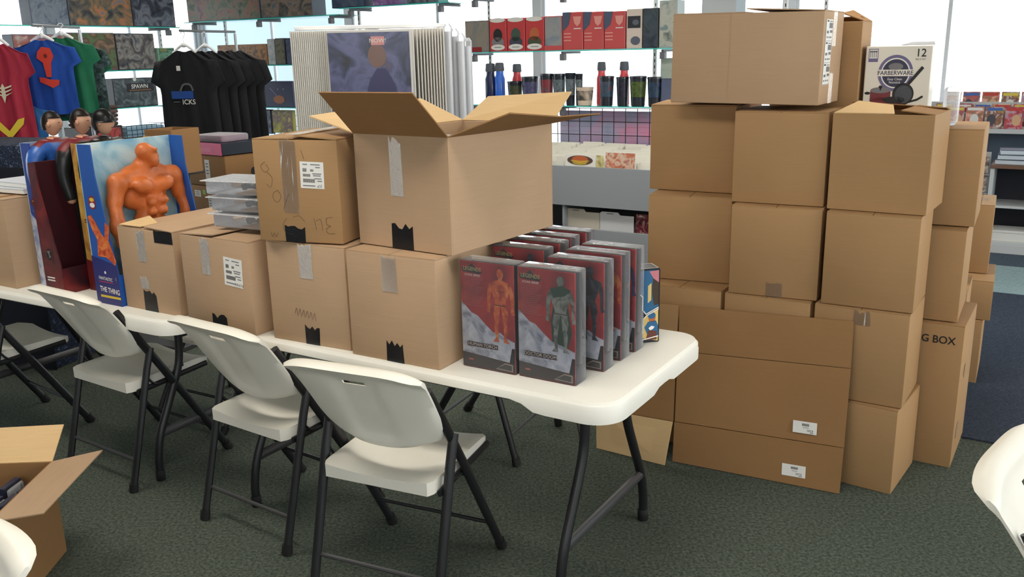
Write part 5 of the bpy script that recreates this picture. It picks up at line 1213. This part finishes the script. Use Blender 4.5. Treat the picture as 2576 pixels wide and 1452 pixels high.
item('picture_box', 'slate box at the right end of the drinkware row', 'box', 1659, 1690, 198, 264, M=mat('slate_carton', (84, 92, 120), .4), artM=art('slateart', [(80, 90, 120), (100, 110, 140)], 8, 3), plane='v', at=VS, dep=.08, z=SZ['F'])
# grid behind bins with pink and blue slats
ua, _ = on_v(1380, 300, VS); ub, _ = on_v(1700, 300, VS)
grid('wire_grid', 'black wire grid panel above the comic bins', ua, ub, .35, SZ['F'] - .015, VS - .03, .104)
t = thing('slat_board', 'pink and blue striped board behind the wire grid', 'board', W((ua+ub)/2, VS + .22, .3), ydeg)
zz = 0
for i in range(int((SZ['F'] - .34) / .045)):
    O('slat', lambda bm: bx(bm, -(ub-ua)/2, (ub-ua)/2, -.008, .008, .045*i, .045*i + .0445, .002), art('slat_paint', [(150, 164, 190), (186, 180, 210), (240, 150, 184), (184, 176, 208)], 1.3, 4, .6), t, smooth=False)
# pillar and wall piece seen above the top carton
struct('wall_pier', lambda bm: slab2(bm, W(on_v(1766, 10, 9.0)[0], 9.0), W(on_v(1852, 10, 9.0)[0], 9.0), 0, HC, N1*.3), mat('grey_pier', (190, 196, 198), .8), smooth=False).name = 'trim_4'

# ------------------------------------------------------------------ POSTER RACK
pc = on_y(930, 200, 5.6)
PR = thing('poster_rack', 'tall poster display rack with white flip leaves and a dark blue poster', 'rack', (pc.x, 5.75, 0), 0)
px2 = lambda px, y=5.6: on_y(px, 200, y).x - pc.x
ztop = on_y(930, 66, 5.6).z; zbot = .78
O('base', lambda bm: bx(bm, -.30, .30, -.10, .28, 0, .04, .01), GREYM, PR); O('post', lambda bm: bx(bm, -.04, .04, .05, .12, .04, ztop + .01, .004), GREYM, PR)
O('top_bracket', lambda bm: bx(bm, px2(740), px2(1120), -.04, .02, ztop - .012, ztop + .012, .003), FRAMEW, PR)
LEAF = mat('leaf_plastic', (222, 220, 214), .45)
n = 19
lf = None
def leaf(x0, y0, ang_, wd_):
    def f(bm):
        t_ = .0035
        bx(bm, 0, wd_, -t_, t_, 0, ztop - zbot - .02, .001)
    return f
for i in range(n):
    x = px2(742) + (px2(828) - px2(742)) * i / (n-1)
    if lf is None:
        lf = O('leaf', leaf(0, 0, 0, .30), LEAF, PR); lf.location = (x, -.18, zbot); lf.rotation_euler = (0, 0, R(76)); first = lf
    else:
        c_ = first.copy(); COL.objects.link(c_); c_.location = (x, -.18 + .002*i, zbot); c_.rotation_euler = (0, 0, R(76 - .6*i))
for i in range(11):
    x = px2(1046) + (px2(1122) - px2(1046)) * (i / 10) ** .9
    c_ = first.copy(); COL.objects.link(c_); c_.location = (x, -.18 - .003*i, zbot); c_.rotation_euler = (0, 0, R(104 + .7*i))
O('leaf_frame', lambda bm: [bx(bm, px2(830), px2(1040), -.19, -.182, zbot, ztop - .02, .002)], LEAF, PR)
PW = px2(1036) - px2(834); PH = ztop - .05 - zbot
pst = O('poster', lambda bm: bx(bm, px2(834), px2(1036), -.1935, -.1905, zbot + .01, ztop - .035), art('poster_art', [(22, 30, 46), (52, 62, 96), (92, 98, 140), (70, 74, 112), (100, 70, 60)], 4.5, 7, .25), PR)
p = Print(); q_ = lambda px, py: (on_y(px, py, 5.557).x - on_y(834, 200, 5.557).x, on_y(px, py, 5.557).z - zbot)
DP = mat('poster_indigo', (44, 46, 92), .3); HP = mat('poster_tan', (120, 92, 84), .3)
x, z = q_(952, 140); p.disc(x, z, .055, .07, HP, 1)
p.poly([q_(925, 240), q_(935, 200), q_(952, 172), q_(975, 172), q_(1000, 215), q_(1005, 240)], DP, 1)
x, z = q_(953, 100); p.rect(x-.04, z-.03, x+.04, z+.02, mat('poster_pink', (214, 150, 150), .4), 2); p.text('NOW!', x, z-.006, .035, WHT, 3)
p.build('printed_art', pst, (px2(834), -.1935, zbot), (1, 0, 0), (0, -1, 0))
for i in range(4):
    q = on_y(1120 + 16*i, 150, 5.75)
    t = thing('rolled_poster', ['clear-wrapped rolled poster beside the rack leaves', 'second rolled poster from the rack leaves', 'third rolled poster from the rack leaves', 'rolled poster farthest right of the rack leaves'][i], 'poster', (q.x + .02, 5.78 + .03*(i % 2), .0), 0)
    O('roll', lambda bm: lathe(bm, [(.022, .9), (.022, 1.84 - .03*i)], 14), mat('white_poster_roll', (240, 242, 246), .4), t)
    O('sleeve', lambda bm: lathe(bm, [(.027, .88), (.027, 1.87 - .03*i), (.012, 1.89 - .03*i)], 14), PLAS2, t)
    O('stand_tube', lambda bm: lathe(bm, [(.030, .0), (.030, .95)], 14), mat('grey_tube', (150, 154, 160), .6), t)

# ------------------------------------------------------------------ COMIC BINS
VB_ = 5.8
u0b, u1b = on_v(1385, 450, VB_)[0] - .75, on_v(1700, 450, VB_)[0] + .2
zT, zM, zL = .892, .600, .442
BM = mat('grey_bin_laminate', (150, 158, 166), .55); BMD = mat('grey_bin_inside', (120, 122, 124), .7)
CBN = thing('comic_bin', 'grey laminate two-tier comic bin behind the tables', 'cabinet', W((u0b+u1b)/2, VB_, 0), ydeg)
wb = u1b - u0b; db = .78
O('upper_front', lambda bm: bx(bm, -wb/2, wb/2, 0, .018, zM, zT, .002), BM, CBN)
O('lower_front', lambda bm: bx(bm, -wb/2, wb/2, -.03, -.012, .04, zL, .002), BM, CBN)
O('upper_floor', lambda bm: bx(bm, -wb/2, wb/2, .018, db, zM+.06, zM+.078), BMD, CBN)
O('lower_floor', lambda bm: bx(bm, -wb/2, wb/2, -.012, db, .14, .158), BMD, CBN)
O('back', lambda bm: bx(bm, -wb/2, wb/2, db, db+.018, 0, zT+.08), BM, CBN)
for s in (-1, 0, 1): 
    x = s*(wb/2-.009) if s else -.12
    O('divider', lambda bm: bx(bm, x-.009, x+.009, .018, db, .0 if s else .16, zT if s else zM), BM, CBN)
CC = [mat('comic_white', (226, 226, 216), .5), mat('comic_grey', (196, 196, 190), .5)]
covers = {}
proto = None
rg = random.Random(3)
ncol = 8; cwid = .172
for ccol in range(ncol):
    ucen = u0b + .06 + cwid/2 + ccol * (cwid + .022)
    if ucen + cwid/2 > u1b - .02: break
    if on_v(1380, 400, VB_+.4)[0] > ucen + .2: continue
    k = 0; v_ = VB_ + .05
    while v_ < VB_ + db - .05:
        h = .245 + rg.uniform(-.012, .022)
        if proto is None:
            proto = thing('comic_book', 'bagged comic book standing in the upper tier of the grey bin', 'comic', W(ucen, v_, zM + .079), ydeg, 'bagged comics in the upper bin tier')
            O('bagged_issue', lambda bm: bx(bm, -cwid/2, cwid/2, -.0022, .0022, 0, .262, .0006), CC[0], proto); c_ = proto
        else: c_ = dup(proto, W(ucen + rg.uniform(-.004, .004), v_, zM + .079))
        c_.rotation_euler = (R(-9 + rg.uniform(-3, 2)), 0, YAW); c_.scale = (1, 1, h / .262 * (1 + .22*(v_-VB_)/db))
        v_ += .019 + rg.uniform(0, .006); k += 1
def front_comic(label, pxa, pxb, pt, pb, M, extra=None):
    a, z0 = on_v(pxa, pb, VB_ + .03); b, _ = on_v(pxb, pb, VB_ + .03); _, z1_ = on_v((pxa+pxb)/2, pt, VB_ + .03)
    t = thing('comic_book', label, 'comic', W((a+b)/2, VB_ + .026, zM + .079), ydeg); w = b-a; h = z1_ - (zM + .079)
    t.rotation_euler = (R(-4), 0, YAW)
    O('board', lambda bm: bx(bm, -w/2, w/2, -.002, .002, 0, h, .0006), WHT, t)
    O('cover', lambda bm: bx(bm, -w/2+.004, w/2-.004, -.0034, -.0021, .0, h-.004), M, t)
    if extra: p = Print(); extra(p, w, h); p.build('printed_art', t, (-w/2, -.0034, 0), (1, 0, 0), (0, -1, 0))
def ww(p, w, h):
    G = mat('gold_emblem', (214, 190, 70), .5)
    p.disc(w*.5, h-.045, w*.42, .035, mat('dusk_print', (90, 70, 60), .5), 1, 28).disc(w*.5, h-.038, w*.26, .026, mat('orange_pic', (190, 100, 60), .5), 2)
    for k in range(3): p.poly([(w*(.2+.04*k), h-.045-.010*k), (w*.5, h-.050-.010*k), (w*(.8-.04*k), h-.045-.010*k), (w*(.78-.04*k), h-.051-.010*k), (w*.5, h-.057-.010*k), (w*(.22+.04*k), h-.051-.010*k)], G, 3)
front_comic('front comic with gold winged emblem in the upper bin tier', 1420, 1496, 388, 470, WHT, ww)
front_comic('front comic with red and cream cover in the upper bin tier', 1520, 1596, 384, 470, art('redcream', [(170, 70, 60), (220, 200, 180), (200, 120, 90), (120, 110, 110)], 14, 3))
front_comic('front comic at the left end of the upper bin tier', 1398, 1416, 392, 470, CC[0])
front_comic('thin comic with gold edge beside the winged emblem one', 1497, 1518, 390, 470, art('goldedge', [(226, 226, 216), (200, 190, 110), (120, 120, 116)], 9, 8))
for k, (a, b, tp, M, lb) in enumerate(((1424, 1508, 526, mat('manila_divider', (206, 202, 190), .6), 'cream tab divider card in the lower bin tier'), (1509, 1594, 535, mat('white_divider', (214, 218, 224), .6), 'white tab divider card in the lower bin tier'), (1599, 1640, 540, art('lowcomic', [(30, 26, 34), (110, 40, 56), (200, 180, 170)], 18, 6), 'dark comic cover at the right of the lower bin tier'))):
    va = VB_ + .07; ua_, z0 = on_v(a, 575, va); ub_, _ = on_v(b, 580, va); _, z1_ = on_v((a+b)/2, tp, va); w = ub_-ua_; h = z1_ - .16
    t = thing('divider_card' if k < 2 else 'comic_book', lb, 'card' if k < 2 else 'comic', W((ua_+ub_)/2, va, .160), ydeg)
    O('card', lambda bm: prism(bm, [(-w/2, 0), (w/2, 0), (w/2, h-.02), (w*.1 if k < 2 else w/2, h-.02), (w*.04 if k < 2 else w/2, h), (-w*.44, h), (-w/2, h-.012)], .003), M, t, smooth=False)
    p = Print(); p.rect(-w*.3, h-.016, -w*.1, h-.010, GINK if k < 2 else WHT); p.build('printed_art', t, (0, 0, 0), (1, 0, 0), (0, -1, 0))
    for j in range(8):
        if j == 0 and k == 0:
            pc2 = thing('comic_book', 'comic standing behind the divider cards in the lower bin tier', 'comic', W((ua_+ub_)/2, va + .03, .160), ydeg, 'comics in the lower bin tier')
            O('bagged_issue', lambda bm: bx(bm, -.085, .085, -.002, .002, 0, .255, .0006), CC[1], pc2)
        else: dup(pc2, W((ua_+ub_)/2 + .004*(j % 3), va + .03 + .05*j, .160))

# ------------------------------------------------------------------ RIGHT REAR SHELVING
u0, u1 = -1.35, .9
RS = thing('magazine_counter', 'grey counter with magazine rack along the rear windows at right', 'shelf', W((u0+u1)/2, 9.0, 0), ydeg)
wr = u1-u0; CW = mat('grey_white_laminate', (206, 210, 212), .5); CBl = mat('slate_panel', (88, 102, 118), .6)
O('counter_top', lambda bm: bx(bm, -wr/2, wr/2, -.02, .34, .925, .965, .004), CW, RS)
O('back_panel', lambda bm: bx(bm, -wr/2, wr/2, .30, .32, 0, .925), CBl, RS)
O('kick_base', lambda bm: bx(bm, -wr/2, wr/2, .0, .30, 0, .10, .003), CW, RS)
for k in range(3): O('rack_step', lambda bm: bx(bm, -wr/2, wr/2, .03+.09*k, .11+.09*k, .966, .985+.10*k, .002), CW, RS)
ci = 0
mc = [[(190, 60, 50), (230, 200, 170), (60, 60, 80)], [(60, 110, 130), (200, 210, 200), (150, 70, 60)], [(30, 36, 60), (200, 60, 70), (180, 190, 210)], [(180, 150, 60), (120, 50, 60), (226, 220, 206)], [(60, 120, 90), (210, 110, 90), (240, 230, 210)], [(220, 214, 206), (190, 80, 70), (80, 90, 120)]]
tn = ['front', 'middle', 'rear']
for row in range(3):
    for c_ in range(12):
        uu = -1.05 + .155*c_ + .05*row
        if uu > .45: continue
        M = art('mag_%d' % ((c_*5 + row*3) % 6), mc[(c_*5 + row*3) % 6], 16, c_, .35)
        t = thing('magazine', 'comic magazine %s from the left in the %s row of the rear rack' % (['first', 'second', 'third', 'fourth', 'fifth', 'sixth', 'seventh', 'eighth', 'ninth', 'tenth', 'eleventh', 'twelfth'][c_], tn[row]), 'magazine', W(uu, 9.0 + .02 + .09*row, .966 + (.02 + .10*(row-1) if row else 0)), ydeg, 'magazines on the rear rack')
        t.rotation_euler = (R(-10), 0, YAW)
        O('cover', lambda bm: bx(bm, -.07, .07, -.003, .003, 0, .19, .0005), M, t)
        p = Print(); kk = c_ + row
        p.rect(-.06, .155, .06, .18, mat(['mast_red', 'mast_yellow', 'mast_white', 'mast_blue'][kk % 4], [(200, 50, 50), (226, 206, 80), (232, 232, 228), (60, 100, 180)][kk % 4], .4))
        p.disc((-.02, .02, 0)[kk % 3], .075, .035, .05, mat(['fig_a', 'fig_b', 'fig_c'][kk % 3], [(60, 60, 76), (214, 170, 130), (226, 226, 222)][kk % 3], .4))
        p.build('printed_art', t, (0, -.003, 0), (1, 0, 0), (0, -1, 0))
# nearer cabinet
ca = W(-.50, 8.3, 0)
CA = thing('shelf_cabinet', 'white open cabinet with brown top near the right picture edge', 'cabinet', W(-.02, 8.3, 0), ydeg)
O('top', lambda bm: bx(bm, -.50, .50, -.02, .42, .705, .735, .003), mat('brown_laminate', (120, 88, 74), .5), CA)
for x in (-.485, 0, .485): O('side_panel', lambda bm: bx(bm, x-.015 if abs(x) > .1 else x-.01, x+.015 if abs(x) > .1 else x+.01, 0, .40, .02, .705, .002), CW, CA)
O('back_panel', lambda bm: bx(bm, -.47, .47, .38, .40, .02, .705), mat('dark_cabinet_back', (30, 34, 48), .6), CA)
for z in (.10, .40): O('shelf', lambda bm: bx(bm, -.47, .47, .0, .38, z-.02, z, .002), CW, CA)
O('plinth', lambda bm: bx(bm, -.50, .50, -.01, .38, 0, .08, .003), CW, CA)
for k in range(6):
    t = thing('magazine_stack', ['lowest pale magazine bundle left on the brown top', 'second pale magazine bundle left on the brown top', 'topmost curled magazine bundle left on the brown top', 'lowest magazine bundle right on the brown top', 'second magazine bundle right on the brown top', 'topmost magazine bundle right on the brown top'][k], 'magazines', W(-.38 + .25*(k//3) + .01*(k % 3), 8.42, .736 + .040*(k % 3)), ydeg + 4*(k % 3) - 3)
    O('pages', lambda bm: bx(bm, -.11, .11, -.10, .10, 0, .034, .003), mat('page_edges', (206, 218, 230), .6), t)
    O('cover', lambda bm: bx(bm, -.112, .112, -.102, .102, .0345, .038, .001), mat('dark_cover', (70, 80, 100), .4), t)
t = thing('white_carton', 'white flat carton on the lower shelf of the cabinet', 'box', W(-.33, 8.45, .1005), ydeg); O('body', lambda bm: bx(bm, -.13, .13, -.12, .12, 0, .07, .002), WHT, t); O('lid', lambda bm: bx(bm, -.133, .133, -.123, .123, .071, .09, .002), WHT, t)
for k in range(4):
    uu, zz_ = on_v(2482, [424, 450, 478, 505][k], 8.6)
    t = thing('comic_book', ['top dark comic of the narrow column left of the cabinet', 'second comic of the narrow column left of the cabinet', 'third comic of the narrow column left of the cabinet', 'bottom comic of the narrow column left of the cabinet'][k], 'comic', W(-.645, 8.6, .62 - .16*k), ydeg)
    t.rotation_euler = (R(-6), 0, YAW)
    O('cover', lambda bm: bx(bm, -.09, .09, -.003, .003, 0, .15, .001), art('colc_%d' % k, [(40, 40, 48), (150, 130, 120), (220, 214, 206), (110, 50, 50)], 15, k), t)
    p = Print(); p.rect(-.07, .115, .07, .14, GINK); p.build('printed_art', t, (0, -.003, 0), (1, 0, 0), (0, -1, 0))
t = thing('comic_stand', 'slim wire stand holding a column of comics', 'rack', W(-.645, 8.63, 0), ydeg)
O('backboard', lambda bm: bx(bm, -.10, .10, 0, .012, 0, .80, .002), CW, t)
for k in range(4): O('ledge', lambda bm: bx(bm, -.10, .10, -.045, 0, .608 - .16*k, .615 - .16*k), CW, t)

# dark low fixtures and cloth-covered stand behind the tall boxed figures
a_, zc = on_u(-60, 300, -7.4); b_, _ = on_u(462, 312, -7.4)
LCN = thing('display_counter', 'long dark display counter under the left glass shelves', 'cabinet', W(-7.4, (a_+b_)/2, 0), ydeg + 90)
wl = b_ - a_; zc = .99
O('top', lambda bm: bx(bm, -wl/2, wl/2, -.02, .42, zc-.03, zc, .003), mat('counter_top_dark', (44, 50, 62), .4), LCN)
O('front_panel', lambda bm: bx(bm, -wl/2, wl/2, 0, .02, .02, zc-.03), mat('counter_panel_dark', (26, 28, 36), .6), LCN)
O('side_panel', lambda bm: bx(bm, wl/2-.02, wl/2, .02, .40, .02, zc-.03), mat('counter_panel_dark', (26, 28, 36), .6), LCN)
O('side_panel', lambda bm: bx(bm, -wl/2, -wl/2+.02, .02, .40, .02, zc-.03), mat('counter_panel_dark', (26, 28, 36), .6), LCN)
for k in range(5):
    v_, z_ = on_u(232, 286 - 9*k, -7.62)
    t = thing('folded_shirt', ['lowest', 'second', 'third', 'fourth', 'top'][k] + ' brown folded shirt of the pile beyond the figure heads', 'shirt', W(-7.62, v_, 1.135 + .036*k), ydeg + 90 + 2*k)
    O('cloth', lambda bm: bx(bm, -.17, .17, -.13, .13, 0, .035, .014, seg=3), mat('brown_cloth_%d' % (k % 2), [(76, 62, 56), (96, 80, 74)][k % 2], .9, var=.1), t)
v_, _ = on_u(232, 300, -7.62)
t = thing('red_game_box', 'dark box with red picture under the folded shirts', 'box', W(-7.62, v_, .9905), ydeg + 90)
O('carton', lambda bm: bx(bm, -.20, .20, -.14, .14, 0, .142, .003), mat('dark_game2', (40, 30, 34), .4), t)
O('cover', lambda bm: bx(bm, -.06, .18, -.1425, -.1405, .015, .125), art('red_picture', [(120, 40, 44), (190, 70, 64), (90, 40, 40), (210, 150, 130)], 14, 4), t)
v_, _ = on_u(345, 300, -7.62)
t = thing('wire_basket', 'blue-white wire basket on the dark counter', 'basket', W(-7.62, v_, .9905), ydeg + 90)
def bk_(bm):
    for x in [-.22 + .055*i for i in range(9)]: tube(bm, [(x, -.13, .005), (x, -.13, .125)], .003, 6)
    for z in (.005, .045, .085, .125): tube(bm, [(-.22, -.13, z), (.22, -.13, z)], .003, 6)
    for x in (-.22, .22):
        for z in (.005, .065, .125): tube(bm, [(x, -.13, z), (x, .13, z)], .003, 6)
o_ = O('wires', bk_, mat('blue_wire', (40, 70, 96), .4), t); o_['kind'] = 'stuff'
O('liner', lambda bm: bx(bm, -.21, .21, -.11, .12, .002, .11, .004), mat('pale_blue_liner', (150, 184, 204), .6), t)
q = on_y(408, 352, 5.3)
t = carton('open brown carton beyond the blue boxed figure, dark inside', (q.x + .085, 5.22), -26, .21, .22, .26, q.z - .20, CB2, top='open')
PBT = thing('display_stand', 'narrow stand draped with dark starred cloth behind the figures', 'stand', (q.x - .10, 5.40, 0), -26)
O('top', lambda bm: bx(bm, -.55, .16, -.24, .24, q.z - .225, q.z - .2005, .003), GREYM, PBT); O('post', lambda bm: bx(bm, -.03, .03, -.03, .03, .03, q.z - .225, .002), GREYM, PBT); O('base', lambda bm: bx(bm, -.25, .25, -.2, .2, 0, .03, .004), GREYM, PBT)
t = thing('paper_sheet', 'curled white papers lying beyond the blue boxed figure', 'paper', (q.x - .44, 5.52, q.z - .200), -30)
O('sheet', lambda bm: slab(bm, [(-.12, -.09, .0), (.12, -.09, .002), (.12, .09, .06), (-.12, .09, .01)], .002), WHT, t, smooth=False)
O('sheet', lambda bm: slab(bm, [(-.10, -.08, .012), (.13, -.09, .03), (.16, .06, .13), (-.11, .07, .03)], .002), mat('blue_white_sheet', (214, 226, 236), .5), t, smooth=False)
q = on_y(25, 365, 4.9)
t = thing('draped_display', 'dark blue patterned cloth draped over a stand at the left edge', 'table', (q.x - .05, 5.15, 0), -20)
O('cloth', lambda bm: bx(bm, -.45, .22, -.22, .22, .0, q.z, .02, seg=2), art('starry_cloth', [(14, 20, 34), (24, 34, 54), (30, 44, 70), (110, 124, 150)], 60, 3, .9), t)
O('skirt', lambda bm: bx(bm, -.46, .23, -.235, -.222, .0, q.z - .12, .005), mat('navy_skirt', (18, 22, 36), .9), t)
